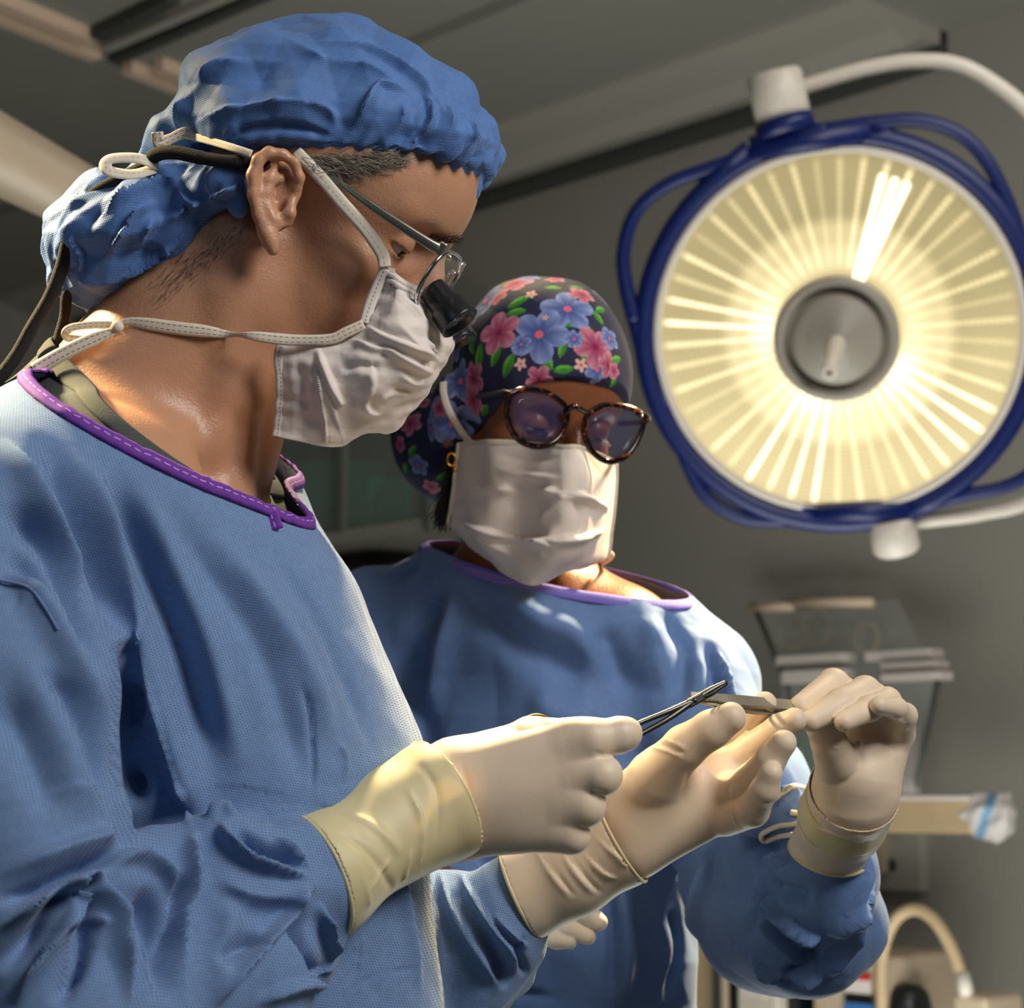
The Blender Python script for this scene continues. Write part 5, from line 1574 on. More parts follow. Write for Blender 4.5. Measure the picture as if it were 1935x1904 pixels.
# ------------------------------------------------------------------ instruments
# needle holder: crossed shanks, box joint, jaws and finger rings
nh = empty('needle_holder', W(1310, 1325, 1.262), 'slim dark steel needle holder in the hand nearest the viewer, jaws pointing up right', 'surgical instrument')
tip = W(1373, 1289, 1.268); jt = W(1312, 1323, 1.259); 
def bar(name, pts, w, t, mat, parent, face=None):
    C = catmull(pts, 8); w_ = np.interp(np.linspace(0, 1, len(C)), np.linspace(0, 1, len(w)), w)
    V, F = tube(C, w_ / 2, 10, up=AF if face is None else face, flat=1.0)
    return mesh_obj(name, V, F, mat, parent)
d_ = unit(tip - jt); s_ = np.cross(d_, AF)
bar('jaw', [jt, jt + (tip - jt) * .5 + s_ * 0.0006, tip + s_ * .0004], [.0052, .0048, .0026], 0, M['steel'], nh)
bar('jaw', [jt + d_ * .003, jt + (tip - jt) * .5 - s_ * 0.0012, tip - s_ * .0004], [.0050, .0042, .0024], 0, M['steel'], nh)
V, F = box(jt + d_ * .001, 0.012, 0.0055, 0.0062, d_, AF, s_); bevel(mesh_obj('box_joint', V, F, M['steel'], nh, smooth=False), 0.001)
mesh_obj('pivot', *lathe(jt - AF * .0028, -AF, [(0.0005, .0008), (.0012, .0006), (.0016, 0)], 16), M['steel'], nh)
bar('shank', [jt, W(1260, 1345, 1.248), W(1208, 1366, 1.236), W(1150, 1392, 1.226), W(1060, 1372, 1.24), W(1030, 1368, 1.246)], [.0046, .0036, .0034, .0034, .0034, .0034], 0, M['steel'], nh)
bar('shank', [jt, W(1262, 1358, 1.247), W(1214, 1385, 1.234), W(1165, 1414, 1.222), W(1128, 1425, 1.219), W(1080, 1445, 1.226)], [.0046, .0036, .0034, .0034, .0034, .0034], 0, M['steel'], nh)
def ring(c, a, b, r, n=40): return tube(np.array([c + a * math.cos(q) + b * math.sin(q) for q in np.linspace(0, 2 * math.pi, n + 1)]), r, 8, caps=False)
mesh_obj('finger_ring', *ring(W(1014, 1368, 1.245), AR * .0085, unit(AU * .8 + AF * .6) * 0.0060, .0013), M['gold'], nh)['label'] = 'gold finger ring'
mesh_obj('finger_ring', *ring(W(1065, 1450, 1.232), AR * .010, unit(AU * .7 - AF * .7) * 0.009, .0013), M['gold'], nh)['label'] = 'gold finger ring'
# dressing forceps held out between the two left hands
fc_ = empty('tissue_forceps', W(1420, 1332, 1.30), 'flat grey steel forceps held level between three gloved hands', 'surgical instrument')
def flatbar(name, pts, ws, t, mat, parent):
    C = catmull(pts, 10); w_ = np.interp(np.linspace(0, 1, len(C)), np.linspace(0, 1, len(ws)), ws)
    T = np.gradient(C, axis=0); T /= np.linalg.norm(T, axis=1)[:, None]
    nn = unit(-AF * .82 + AU * .57); S = np.cross(T, nn); S /= np.linalg.norm(S, axis=1)[:, None]; Nn_ = np.cross(S, T)
    V, F = [], []
    for i in range(len(C)):
        for a, b in ((-1, -1), (1, -1), (1, 1), (-1, 1)): V.append(C[i] + S[i] * w_[i] / 2 * a + Nn_[i] * t / 2 * b)
    for i in range(len(C) - 1):
        for k in range(4): F.append((i * 4 + k, i * 4 + (k + 1) % 4, i * 4 + 4 + (k + 1) % 4, i * 4 + 4 + k))
    F += [(3, 2, 1, 0), tuple((len(C) - 1) * 4 + k for k in range(4))]
    return bevel(mesh_obj(name, V, F, mat, parent, smooth=False), 0.0004)
flatbar('upper_blade', [W(1304, 1312, 1.276), W(1350, 1318, 1.283), W(1420, 1326, 1.305), W(1528, 1336, 1.376)], [.0035, .0052, .0090, .0105], .0022, M['forceps'], fc_)
flatbar('lower_blade', [W(1318, 1324, 1.279), W(1370, 1334, 1.288), W(1430, 1344, 1.312), W(1528, 1350, 1.380)], [.0025, .0035, .0042, .0060], .0022, M['forceps'], fc_)
# ------------------------------------------------------------------ the assistant in the floral cap
_p, _y, _r = math.radians(13), math.radians(27), math.radians(6)
fh = -AF * math.cos(_y) + AR * math.sin(_y); lf = AR * math.cos(_y) + AF * math.sin(_y)
fx = math.cos(_p) * fh - math.sin(_p) * AU; uz = math.cos(_p) * AU + math.sin(_p) * fh
zz = uz * math.cos(_r) + lf * math.sin(_r); ll = lf * math.cos(_r) - uz * math.sin(_r)
H2 = Head(np.zeros(3), fx, ll, 0.86)
H2.o = W(1087, 800, 1.66) - (H2.w(0.100, 0, 0.018) - H2.o)
NECK2 = pc([(975, 930, 1.77, 105), (985, 1040, 1.765, 100), (1010, 1140, 1.76, 125)])
def trunk2(P, g=0.0):
    d = None
    for x0, dd in ((960, 1.80), (1040, 1.75), (1090, 1.74)):
        c = [(p, r + g) for p, r in pc([(x0, 1230, dd, 175), (x0 + 5, 1500, dd, 215), (x0 + 5, 1980, dd, 215)])]
        e = chain(P, c, 0.03); d = e if d is None else smin(d, e, 0.03)
    s = chain(P, [(p, r + g) for p, r in pc([(745, 1190, 1.82, 125), (860, 1160, 1.79, 125), (1020, 1190, 1.76, 125), (1190, 1215, 1.73, 120), (1290, 1305, 1.71, 138)])], 0.03)
    return smin(d, s, 0.04)
ARM2L = pc([(1290, 1330, 1.71, 80), (1440, 1730, 1.58, 70), (1560, 1640, 1.48, 50), (1610, 1520, 1.42, 45), (1625, 1450, 1.41, 40)])
ARM2R = pc([(745, 1220, 1.82, 90), (700, 1650, 1.72, 75), (900, 1720, 1.56, 55), (1000, 1740, 1.52, 40)])
def body2(P):
    L = H2.loc(P)
    d = head_field(L, jaw=0.92)
    Ls = L.copy(); Ls[:, 1] = np.abs(L[:, 1])
    e = ell(Ls, (-0.012, 0.078, 0.0), (0.017, 0.007, 0.030))
    e = smin(e, ell(Ls, (-0.004, 0.077, -0.026), (0.009, 0.005, 0.010)), 0.006)
    d = smin(d, e, 0.006)
    d = smin(d, chain(P, NECK2, 0.02), 0.025)
    d = smin(d, trunk2(P, -0.018), 0.03)
    return smin(d, np.minimum(chain(P, ARM2L, 0.02), chain(P, ARM2R, 0.02)), 0.02)
lo = [-0.20, 1.33, 0.85]; hi = [0.30, 1.97, 1.66]
V, F, N = mesh_field(body2, lo, hi, 0.0042, 1, it=3)
assistant = mesh_obj('person', V, F, M['skin_brown'], local=W(1000, 1950, 1.75))
tag(assistant, 'assistant in a floral scrub cap, tortoiseshell glasses and blue gown, looking down at the instruments', 'person')
SK2 = V.copy()
eyes(H2, assistant)
for s in (-1, 1):                                             # lashes along the lowered lids, and the brows
    rt, tp = [], []
    for i in range(70):
        q = (i / 69 - 0.5) * 1.9
        a = H2.w(0.0815 + 0.0138 * math.cos(q) * .95, s * (0.032 + 0.0135 * math.sin(q)), 0.0045 + 0.001 * math.cos(q * 2))
        b = a + 0.99 * (H2.x * 0.006 - H2.z * 0.0035 + H2.y * s * 0.003 * math.sin(q))
        rt.append(a); tp.append(b)
    hairs('eyelashes', rt, tp, M['lash'], assistant, 0.0003, 0.05, 8)
    rt, tp = [], []
    for i in range(150):
        q = np.random.RandomState(i + 7).rand()
        a = H2.w(0.105 - 0.018 * q ** 1.5, s * (0.014 + 0.034 * q), 0.033 + 0.006 * math.sin(q * 2.6) + np.random.RandomState(i).rand() * 0.004)
        rt.append(a); tp.append(a + H2.y * s * 0.007 + H2.z * 0.001)
    hairs('eyebrow', rt, tp, M['lash'], assistant, 0.00022, 0.06, 9)

# ---- floral scrub cap with its ponytail pouch
def rim2(L): return L[:, 2] - np.maximum(0.050 - 0.80 * (0.10 - L[:, 0]), -0.06)
def cap2(P):
    L = H2.loc(P)
    d = ell(L, (0.012, 0, 0.055), (0.103, 0.077, 0.090))
    d = smin(d, ell(L, (0.050, 0, 0.050), (0.062, 0.063, 0.062)), 0.02)
    Ls = L.copy(); Ls[:, 1] = np.abs(L[:, 1])
    d = smin(d, smin(head_field(L, lids=False), ell(Ls, (-0.012, 0.080, -0.002), (0.019, 0.008, 0.034)), 0.01) - 0.004, 0.008)
    d = smax(d, -rim2(L) * 0.9, 0.003)
    bun = ell(P, W(822, 842, 1.86), (0.037, 0.05, 0.046), [unit(AR * .95 + AU * .3), AF, unit(AU * .95 - AR * .3)])
    bun = smin(bun, chain(P, pc([(800, 790, 1.86, 38), (850, 910, 1.85, 30), (880, 800, 1.84, 60)]), .01), .02)
    return smin(d, bun, 0.008)
V, F, N = mesh_field(cap2, H2.w(0, 0, .03) - [.19, .16, .16], H2.w(0, 0, .03) + [.16, .18, .15], 0.0030, 2,
                     disp=lambda V, N: crumple(V, 60, 61, 4) * 0.0012 + waves(V, 70, 6) * 0.0008)
CP2 = V.copy()
X, Y, Dp = proj(V)
def lin(r, g, b): return np.array(srgb(r, g, b)[:3])
colr = np.tile(lin(34, 38, 72), (len(V), 1))
colr[X < 880 - 0] = colr[X < 880]
def blossom(px, py, rpx, kind, rot=0, ctr=None):
    """a printed flower lying on the cap: petals drawn round a surface point in its tangent plane"""
    c = pick(CP2, px, py, 5); i = np.argmin(((CP2 - c) ** 2).sum(1)); n = N[i]
    a = unit(AR - n * (AR @ n)); b = np.cross(n, a); b = b if b @ AU > 0 else -b
    q = CP2 - CP2[i]; r0 = rpx * 1.69 / FPX
    m = np.nonzero(((q * q).sum(1) < (r0 * 1.5) ** 2))[0]
    if not len(m): return
    u, v = q[m] @ a / r0, q[m] @ b / r0; r = np.hypot(u, v); t_ = np.arctan2(v, u) + rot
    if kind in ('blue', 'pink'):
        edge = 0.62 + 0.42 * np.abs(np.cos(2.5 * t_)) ** 0.7
        ins = r < edge
        ca, cb = (lin(58, 82, 150), lin(150, 168, 220)) if kind == 'blue' else (lin(150, 34, 90), lin(214, 150, 168))
        f_ = np.clip(r / edge, 0, 1) ** 1.6 * (0.55 + 0.45 * np.cos(5 * t_ + .6) ** 2)
        c_ = ca + (cb - ca) * f_[:, None]
        vein = (np.abs(np.sin(12.5 * t_)) < 0.12) & (r > .2); c_[vein] *= 0.75
        mid = r < 0.15; c_[mid] = lin(232, 104, 128) if kind == 'blue' else lin(120, 24, 70)
    elif kind == 'leaf':
        U = u * math.cos(rot) + v * math.sin(rot); Vv = -u * math.sin(rot) + v * math.cos(rot)
        ins = np.abs(Vv) < 0.42 * np.clip(1 - U * U, 0, 1)
        c_ = lin(40, 130, 30) + (lin(110, 190, 70) - lin(40, 130, 30)) * np.clip(Vv * 1.6 + .4, 0, 1)[:, None]
        c_[np.abs(Vv) < 0.03] = lin(24, 80, 24)
    else:
        edge = 0.45 + 0.55 * np.abs(np.cos(2.5 * t_)) ** 1.5; ins = r < edge
        c_ = np.tile(lin(228, 182, 172), (len(m), 1)); c_[r < .22] = lin(200, 90, 100)
    colr[m[ins]] = c_[ins]
for a in [(930, 530, 26, 'leaf', .3), (980, 570, 26, 'leaf', .2), (975, 590, 22, 'leaf', -.2), (1045, 543, 17, 'leaf', .1), (1065, 608, 26, 'leaf', -.3), (1105, 614, 18, 'leaf', -.6), (895, 640, 18, 'leaf', 1.2), (905, 675, 28, 'leaf', 1.4), (937, 672, 24, 'leaf', 1.0), (960, 690, 26, 'leaf', 1.1), (1030, 680, 26, 'leaf', -1.0), (1063, 660, 18, 'leaf', 1.3), (1115, 674, 20, 'leaf', .2), (1065, 698, 20, 'leaf', .1), (890, 655, 20, 'leaf', 2), (915, 775, 20, 'leaf', .9), (1160, 720, 16, 'leaf', 1.3), (905, 590, 24, 'leaf', .8), (1130, 600, 18, 'leaf', -.8),
          (915, 567, 46, 'blue', .4), (1073, 584, 50, 'blue', .9), (868, 585, 30, 'blue', 0), (1018, 632, 56, 'blue', .2), (860, 650, 40, 'blue', .5), (870, 720, 42, 'blue', 1.2), (1140, 560, 26, 'blue', 0), (855, 800, 44, 'blue', .7), (1128, 700, 24, 'blue', .3), (865, 850, 34, 'blue', .3),
          (975, 533, 34, 'pink', .2), (943, 628, 44, 'pink', .9), (1125, 655, 42, 'pink', .4), (895, 715, 34, 'pink', .4), (893, 757, 34, 'pink', 1.2), (1018, 716, 26, 'pink', .2), (1100, 555, 26, 'pink', .1), (1150, 690, 26, 'pink', .9), (885, 600, 18, 'pink', .3),
          (1003, 556, 12, 'star', .2), (984, 687, 13, 'star', .5), (1098, 689, 14, 'star', .2), (1030, 600, 7, 'star', 0), (1152, 640, 24, 'blue', .3), (1135, 585, 18, 'leaf', .9), (1165, 680, 18, 'leaf', .4), (1000, 522, 22, 'blue', .3), (1050, 525, 20, 'pink', .6), (940, 560, 22, 'pink', .6), (1090, 540, 16, 'leaf', .3), (1160, 700, 16, 'pink', .2), (1085, 640, 18, 'blue', .8), (985, 650, 20, 'blue', .9),
          (775, 800, 26, 'pink', .5), (800, 760, 18, 'pink', .1), (778, 852, 18, 'leaf', 1.0), (765, 885, 18, 'leaf', 1.4), (812, 810, 24, 'blue', .2), (790, 880, 24, 'blue', .8), (755, 840, 18, 'pink', .3), (830, 770, 20, 'pink', .9), (840, 900, 20, 'leaf', .4), (815, 920, 20, 'pink', .2)]:
    blossom(*a)
cap2o = mesh_obj('scrub_cap', V, F, attr_mat('floral_print_cotton', 0.9, 0.15, 0.0), assistant, color=colr)
cap2o['label'] = 'navy scrub cap printed with pink and blue flowers'
# stitched hem along the brow
# ---- gown
SLV2L = pc([(1290, 1315, 1.71, 136), (1390, 1520, 1.64, 135), (1450, 1725, 1.585, 132), (1520, 1735, 1.54, 126), (1555, 1660, 1.49, 98), (1575, 1600, 1.465, 70)])
SLV2L2 = pc([(1490, 1540, 1.50, 52), (1440, 1600, 1.54, 80)])
SLV2L3 = pc([(1480, 1790, 1.56, 80), (1560, 1745, 1.53, 100), (1600, 1660, 1.50, 52)])
SLV2R = pc([(745, 1215, 1.82, 130), (720, 1600, 1.74, 130), (860, 1760, 1.62, 100), (980, 1760, 1.56, 55)])
def gown2(P):
    d = trunk2(P)
    d = smin(d, chain(P, pc([(985, 1085, 1.765, 118), (1030, 1180, 1.75, 150)]), .02), 0.03)
    a = smin(chain(P, SLV2L, 0.02), chain(P, SLV2L2, 0.02), 0.015); a = smin(a, chain(P, SLV2L3, 0.02), 0.012)
    d = smin(d, a, 0.014)
    return smin(d, chain(P, SLV2R, 0.02), 0.014)
# neck opening plane
n2 = unit(AU * 0.86 + (-AF) * 0.10 + AR * 0.10); p2 = W(1000, 1085, 1.66)
t2 = W(1200, 1100, 1.70) - W(840, 1030, 1.74); l2 = W(1000, 1112, 1.655) - W(1010, 1030, 1.86)
n2 = unit(np.cross(l2, t2)); n2 = n2 if n2 @ AU > 0 else -n2
p2 = W(1000, 1108, 1.66); c2_ = W(1000, 1080, 1.76); c2_ = c2_ - n2 * ((c2_ - p2) @ n2)
def keep2(P):
    k = -((P - p2) @ n2); return np.where(np.linalg.norm(P - c2_, axis=1) > 0.165, 1.0, k)
V, F, N = mesh_field(gown2, [-0.26, 1.30, 0.85], [0.36, 2.02, 1.60], 0.0046, 1, keep=keep2)
G2 = V.copy()
fold2 = [
 ([(860, 1080), (800, 1180), (770, 1290), (755, 1390)], 34, -9, 'r'),
 ([(835, 1060), (850, 1160), (830, 1280), (800, 1380)], 28, 6, 'r'),
 ([(860, 1080), (960, 1200), (1060, 1260), (1120, 1300)], 36, -7, 'r'),
 ([(900, 1070), (1000, 1160), (1090, 1200), (1160, 1290)], 26, 6, 'r'),
 ([(1120, 1180), (1160, 1240), (1200, 1330)], 26, -6, 'r'),
 ([(1200, 1110), (1230, 1200), (1260, 1310)], 22, 5, 'r'),
 ([(1250, 1150), (1290, 1230), (1280, 1340)], 20, -6, 'r'),
 ([(1330, 1200), (1350, 1260), (1360, 1330), (1372, 1400)], 16, -9, 'r'),
 ([(1350, 1215), (1375, 1290), (1395, 1360)], 9, 5, 's'),
 ([(1000, 1300), (1060, 1350), (1150, 1350)], 30, 4, 'r'),
 ([(1150, 1640), (1160, 1760), (1150, 1904)], 12, -5, 'r'),
 ([(1170, 1640), (1185, 1800), (1170, 1904)], 16, 4, 'r'),
 ([(1290, 1620), (1285, 1750), (1265, 1904)], 14, -8, 'r'),
 ([(1350, 1600), (1330, 1700), (1315, 1790)], 14, 6, 'r'),
 ([(1380, 1560), (1420, 1600), (1440, 1690), (1400, 1790)], 16, -7, 'r'),
 ([(1410, 1620), (1440, 1720), (1500, 1800), (1560, 1830)], 12, 8, 's'),
 ([(1430, 1640), (1470, 1720), (1530, 1760), (1560, 1762)], 10, 8, 's'),
 ([(1562, 1762), (1600, 1720), (1650, 1660)], 10, 7, 's'),
 ([(1420, 1640), (1490, 1690), (1545, 1700)], 16, -7, 'r'),
 ([(1560, 1765), (1520, 1830), (1460, 1860)], 12, -6, 'r'),
 ([(1410, 1790), (1450, 1840), (1520, 1850), (1560, 1845)], 8, 6, 's'),
 ([(1650, 1600), (1620, 1690), (1590, 1760)], 10, 5, 's'),
 ([(1560, 1850), (1600, 1790), (1630, 1720)], 10, 5, 'r'),
 ([(1370, 1580), (1430, 1560), (1490, 1510)], 12, 7, 's'),
 ([(1380, 1620), (1450, 1600), (1500, 1570)], 12, -7, 'r'),
 ([(1400, 1640), (1460, 1620), (1510, 1610)], 9, 6, 's'),
 ([(1440, 1560), (1480, 1500), (1520, 1495)], 8, 6, 'c'),
 ([(900, 1900), (1000, 1880), (1250, 1890)], 10, -3, 'r'),
 ([(690, 1110), (760, 1080), (800, 1060)], 14, -3, 'r')]
h = sum(stroke(V, N, on_surface(G2, pts), w * 1.7 / FPX, a * 1.8e-3, k, 0.3) for pts, w, a, k in fold2)
h += waves(V, 45, 12, 6) * 0.0025 + crumple(V, 30, 14, 4) * 0.0030
V = V + N * h[:, None]
gown2o = mesh_obj('surgical_gown', V, F, M['gown_plain'], assistant)
G2 = V.copy()
L2 = loop_on(gown2, c2_, n2, 120)
band_on_loop('neck_binding', L2, gown2, n2, 0.010, 0.0015, strap_mat('lilac_binding', srgb(120, 110, 200), srgb(160, 150, 220), rows=(0.5,)), gown2o, gather=0.0003)
# cord ties near the raised cuff
for pts in ([(1520, 1546), (1500, 1556), (1470, 1560), (1440, 1575), (1444, 1588), (1470, 1580), (1500, 1576)], [(1535, 1530), (1515, 1536), (1492, 1534)], [(1530, 1492), (1500, 1484), (1480, 1494), (1460, 1510)]):
    C = on_surface(G2, pts, 6) - AF * 0.002
    mesh_obj('tie_cord', *tube(C, 0.0021, 8), M['tape_plain'], gown2o)

# ---- mask
mg2 = [
 [(866, 838, 1.708), (925, 832, 1.660), (1000, 836, 1.650), (1062, 840, 1.618), (1110, 845, 1.628), (1168, 878, 1.700)],
 [(862, 885, 1.706), (925, 884, 1.656), (1000, 884, 1.640), (1066, 888, 1.605), (1118, 898, 1.622), (1166, 920, 1.702)],
 [(855, 935, 1.706), (920, 940, 1.656), (995, 942, 1.640), (1065, 945, 1.606), (1118, 955, 1.628), (1162, 970, 1.705)],
 [(848, 975, 1.712), (915, 990, 1.662), (990, 1000, 1.645), (1060, 1005, 1.612), (1112, 1012, 1.634), (1156, 1015, 1.710)],
 [(846, 990, 1.716), (905, 1030, 1.674), (970, 1058, 1.655), (1040, 1060, 1.622), (1096, 1058, 1.644), (1150, 1052, 1.715)],
 [(852, 992, 1.750), (900, 1042, 1.715), (950, 1082, 1.675), (1008, 1104, 1.645), (1080, 1078, 1.660), (1146, 1056, 1.722)]]
G = sheet([[W(*p) for p in r] for r in mg2], 26, 22)
V = G.reshape(-1, 3); F = grid_faces(*G.shape[:2]); Nn = grid_normals(G).reshape(-1, 3)
if np.median(Nn @ -AF) < 0: Nn = -Nn
MK2 = V.copy()
mf2 = [
 ([(868, 922), (950, 922), (1040, 924), (1110, 938), (1160, 968)], 9, 4.5, 's'),
 ([(860, 985), (920, 1000), (1000, 1020), (1080, 1012), (1155, 996)], 9, 4.5, 's'),
 ([(935, 885), (1000, 898), (1065, 900)], 9, 3, 's'), ([(930, 858), (1010, 868), (1080, 868)], 9, -2, 'r'),
 ([(1000, 1035), (1030, 1020), (1058, 1032)], 8, 4, 's'), ([(1010, 990), (1058, 950), (1066, 930)], 10, 2.5, 'c'),
 ([(1020, 1060), (1030, 1030), (1060, 990)], 9, 2.5, 'c'), ([(870, 975), (940, 1030), (1000, 1070)], 10, 2, 's'), ([(1078, 940), (1100, 980), (1090, 1020)], 9, -2, 'r')]
h = sum(stroke(V, Nn, on_surface(MK2, pts), w * 1.7 / FPX, a * 1.7e-3, k, 0.25) for pts, w, a, k in mf2) + crumple(V, 50, 71, 4) * 0.0018
V = V + Nn * h[:, None]
mask2 = mesh_obj('surgical_mask', V, F, M['mask'], assistant); solidify(mask2, 0.001)
GV = V.reshape(G.shape)
for name, P in (('side_edge', GV[:, 1]), ('side_edge', GV[:, -2]), ('top_edge', GV[2])):
    Vr, Fr, uv = ribbon(P, 0.005, -AF, 0.001); solidify(mesh_obj(name, Vr, Fr, M['tape_plain'], mask2, uv=uv), 0.0006)
MKV = V
C = catmull(np.array([pick(CP2, 838, 722), pick(CP2, 838, 738), pick(CP2, 841, 755), pick(CP2, 846, 770), pick(CP2, 854, 786), pick(CP2, 866, 806), W(880, 826, 1.708), W(890, 838, 1.70)]), 5) - AF * 0.0045
Vr, Fr, uv = ribbon(C, 0.0062, unit(-AF - AR * .3)); solidify(mesh_obj('ear_tape', Vr, Fr, M['tape_plain'], mask2, uv=uv), 0.0008)
C = catmull([W(1148, 1040, 1.712), W(1156, 1052, 1.725), W(1140, 1062, 1.745), W(1100, 1076, 1.77)], 8)
Vr, Fr, uv = ribbon(C, 0.005, unit(-AF + AR * .3)); solidify(mesh_obj('lower_tape', Vr, Fr, M['tape_plain'], mask2, uv=uv), 0.0008)
# collar of the scrub top behind the neck, necklace, earring
Vr, Fr, uv = ribbon(catmull([W(1086, 1078, 1.72), W(1106, 1085, 1.725), W(1130, 1098, 1.735)], 6), 0.012, unit(-AF * .6 + AU * .8)); o = mesh_obj('scrub_collar', Vr, Fr, M['cuff'], assistant, uv=uv); solidify(o, .002)
er = empty('earring', H2.w(-0.004, -0.083, -0.034), 'small gold knot earring hanging below the floral cap', 'earring')
ea = W(853, 868, float((H2.w(-0.004, -0.083, -0.03) - CAM) @ AF) - 0.02)
er.location = ea
mesh_obj('hoop', *ring(ea, AR * .0034, AU * .0052, .0009, 20), M['gold'], er)
mesh_obj('bead', *lathe(ea - AU * .0082 + AR * .003, AU, [(.0001, -.0022)] + [(.0022 * math.sin(a), -.0022 * math.cos(a)) for a in np.linspace(.3, 2.8, 7)] + [(.0001, .0022)], 14), M['gold'], er)
rt, tp = [], []
rng = np.random.RandomState(12)
for i in range(900):
    t_ = rng.rand(); a = pick(SK2, 872 - 30 * t_ + rng.normal() * 7, 838 + 125 * t_ + rng.normal() * 6) - AF * 0.001
    b = a + 0.018 * unit(-AU * 0.9 - AR * 0.25 + rng.normal(size=3) * 0.15) - AF * 0.001
    rt.append(a); tp.append(b)
hairs('hair', rt, tp, M['lash'], assistant, 0.0005, 0.04, 13)
# ---- eyeglasses
gls = empty('eyeglasses', H2.w(0.112, 0, 0.005), 'tortoiseshell glasses with dark reflecting lenses on the assistant', 'glasses')
def ov(cx, cy, d, pts):
    return np.array([W(x, y, d + (x - cx) * k + (y - cy) * k2) for x, y, k, k2 in pts])
def lens_outline(rows, d, kx, ky, n=6):
    cx = np.mean([r[0] for r in rows]); cy = np.mean([r[1] for r in rows])
    P = np.array([W(x, y, d + (x - cx) * kx + (y - cy) * ky) for x, y in rows])
    P = np.vstack([P, P[:1]]); q = catmull(P, n)
    return q
fr1 = lens_outline([(963, 745), (990, 735), (1030, 740), (1058, 756), (1072, 778), (1066, 812), (1046, 836), (1016, 844), (985, 834), (966, 812), (958, 778)], 1.606, 0.00025, 0.0000)
fr2 = lens_outline([(1110, 782), (1140, 766), (1180, 768), (1214, 782), (1216, 804), (1200, 842), (1180, 864), (1150, 872), (1124, 858), (1108, 832), (1104, 804)], 1.640, 0.00030, 0.0000)
for P in (fr1, fr2):
    mesh_obj('lens_rim', *tube(P, 0.0019, 10, caps=False, up=-AF, flat=1.3), M['tortoise'], gls)
    n_ = unit(np.cross(P[10] - P[0], P[25] - P[0])); n_ = n_ if n_ @ -AF > 0 else -n_
    V, F = plate_from(P[:-1], n_, 0.0015, 0.0)
    mesh_obj('lens', V, F, M['lens'], gls)
mesh_obj('bridge', *tube(catmull([W(1068, 778, 1.612), W(1085, 768, 1.607), W(1108, 778, 1.622)], 6), [.0028] * 6 + [.0024] * 7, 12), M['tortoise'], gls)
V, F = tube(catmull([W(964, 744, 1.600), W(950, 742, 1.612), W(930, 745, 1.64), W(890, 752, 1.70)], 6), .0026, 10); mesh_obj('temple', V, F, M['black'], gls)
V, F = tube(catmull([W(1206, 780, 1.652), W(1222, 788, 1.665), W(1218, 796, 1.70), W(1172, 800, 1.80)], 6), .0026, 10); mesh_obj('temple', V, F, M['tortoise'], gls)
for x, y, d in ((965, 739, 1.599), (1213, 786, 1.650)):
    mesh_obj('rivet', *tube([W(x, y - 3, d - .002), W(x + 1, y + 3, d - .002)], .0009, 8), M['chrome'], gls)

# ---- gloved left hand over the forceps
C_palm = [pc([(1612, 1490, 1.40, 76), (1618, 1345, 1.42, 32)]), pc([(1618, 1490, 1.40, 68), (1650, 1335, 1.415, 34)]),
          pc([(1625, 1488, 1.40, 66), (1680, 1350, 1.41, 32)]), pc([(1635, 1480, 1.395, 60), (1695, 1385, 1.40, 30)]),
          pc([(1600, 1475, 1.385, 46), (1572, 1420, 1.375, 32)])]
C_fing = [pc([(1628, 1332, 1.425, 32), (1574, 1294, 1.395, 30), (1512, 1336, 1.358, 23)]),
          pc([(1662, 1328, 1.412, 32), (1634, 1307, 1.386, 29), (1588, 1328, 1.358, 28), (1531, 1362, 1.340, 21.5)]),
          pc([(1690, 1348, 1.405, 29), (1676, 1325, 1.386, 26), (1642, 1338, 1.356, 24), (1594, 1364, 1.338, 18.5)]),
          pc([(1700, 1385, 1.397, 29), (1709, 1352, 1.378, 24), (1693, 1338, 1.36, 20), (1660, 1332, 1.345, 16)]),
          pc([(1585, 1440, 1.380, 40), (1566, 1402, 1.368, 33), (1552, 1372, 1.362, 28), (1540, 1352, 1.362, 22)]),
          pc([(1612, 1506, 1.402, 78), (1616, 1470, 1.396, 72), (1622, 1430, 1.398, 60)])]
fC = lambda P: hand(P, C_palm, C_fing, 0.010, 0.005, flat=(W(1630, 1430, 1.40), AF, 1.3))
gl = empty('glove', W(1612, 1500, 1.4)); gl.parent = assistant; gl.location = Vector(W(1612, 1500, 1.4)) - Vector(parent_world(assistant))
wC_p = W(1612, 1492, 1.40); wC_n = unit(W(1568, 1610, 1.465) - W(1612, 1492, 1.40))
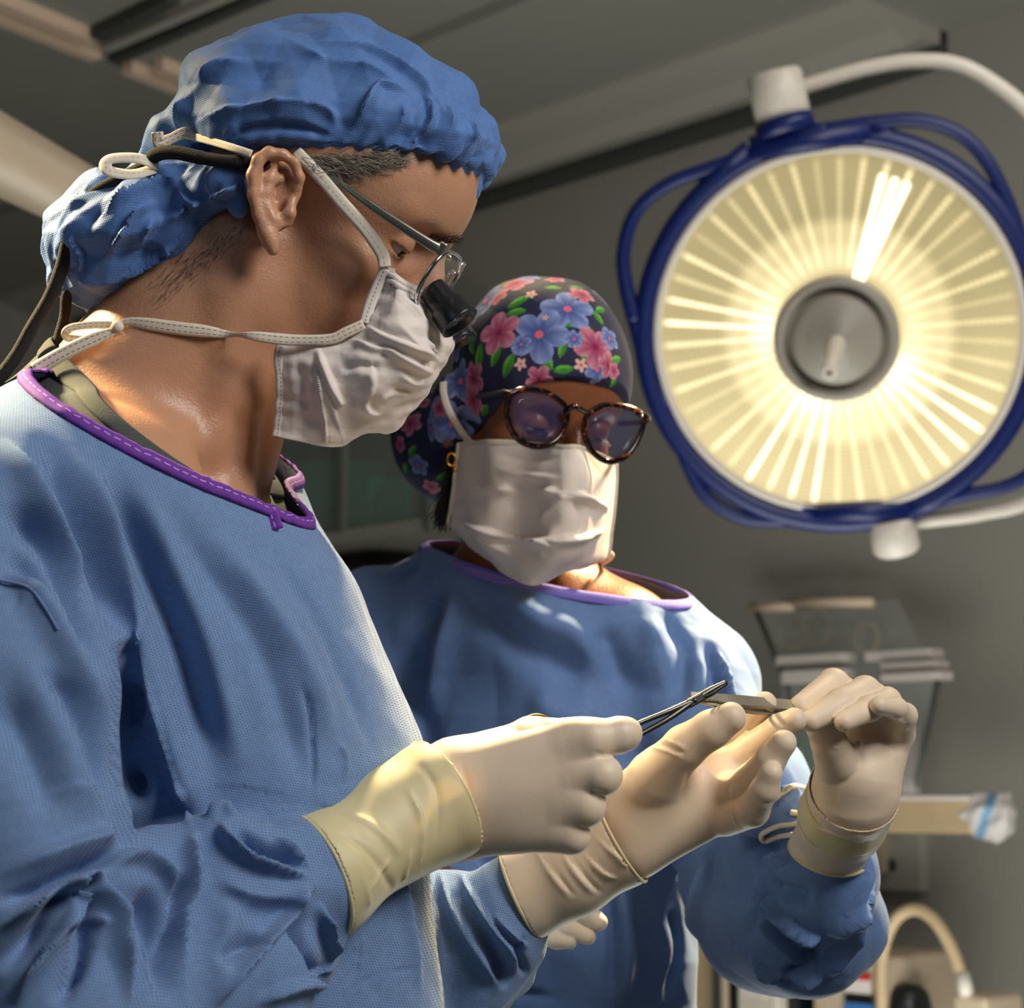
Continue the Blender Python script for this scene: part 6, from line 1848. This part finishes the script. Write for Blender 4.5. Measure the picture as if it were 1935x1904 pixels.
gC, GCV = glove('hand', fC, bounds(C_palm + C_fing, 0.006), gl, [
    ([(1604, 1372), (1624, 1405), (1620, 1450)], 5, -1.8, 'r'), ([(1556, 1392), (1580, 1400), (1600, 1385)], 3, .8, 's'), ([(1560, 1404), (1582, 1412), (1604, 1400)], 3, .8, 's'),
    ([(1640, 1380), (1670, 1400), (1690, 1430)], 8, -1.0, 'r'), ([(1690, 1362), (1710, 1366), (1725, 1358)], 3, 0.8, 's')],
    keep=lambda P: -((P - wC_p - wC_n * 0.020) @ wC_n))
gC['label'] = 'gloved hand pinching the forceps from above, palm in shade'
cC = pc([(1622, 1465, 1.392, 68), (1614, 1492, 1.40, 79), (1590, 1550, 1.43, 76), (1566, 1608, 1.462, 68), (1556, 1640, 1.48, 66)])
cC_p = W(1567, 1612, 1.462); cC_n = unit(W(1567, 1612, 1.462) - W(1600, 1530, 1.42) - AF * 0.028)
oc, fcC, CCV = cuff_surface('cuff', cC, [(cC_p, cC_n), (wC_p, -wC_n)], M['glove'], gl, 0.0008, 25, [
    ([(1530, 1500), (1600, 1545), (1680, 1520)], 5, 1.2, 's'), ([(1525, 1520), (1600, 1558), (1675, 1540)], 4, 1.1, 's'), ([(1520, 1545), (1590, 1575), (1660, 1565)], 6, 1.4, 's')], h=0.0024)
rim_on(fcC, cC_p, cC_n, 0.0013, M['cuff'], gl)
# yellow band of the inner glove wrapped round the wrist
band_on_loop('wrist_band', loop_on(fcC, W(1606, 1510, 1.41), wC_n, 64), fcC, -wC_n, 0.024, 0.0010, M['cuff'], gl, gather=0.0004, gfreq=60)

# ---- gloved right hand, only the fingertips show under the surgeon's cuff
D_palm = [pc([(960, 1740, 1.52, 46), (1000, 1735, 1.51, 26)]), pc([(960, 1720, 1.52, 46), (1020, 1700, 1.50, 24)])]
D_fing = [pc([(1000, 1758, 1.50, 22), (1052, 1774, 1.485, 18.5), (1076, 1779, 1.48, 14)]), pc([(1015, 1733, 1.50, 23), (1080, 1754, 1.485, 22), (1110, 1768, 1.48, 16)]),
          pc([(1030, 1702, 1.50, 24), (1102, 1720, 1.485, 23), (1132, 1742, 1.48, 16)]), pc([(1060, 1680, 1.50, 18), (1110, 1686, 1.49, 15), (1140, 1689, 1.487, 13)])]
fD = lambda P: hand(P, D_palm, D_fing, 0.010, 0.002)
gD, GDV = glove('glove', fD, bounds(D_palm + D_fing, 0.006), assistant, wr=0.0002)
gD['label'] = 'gloved fingertips reaching out below the other cuff'
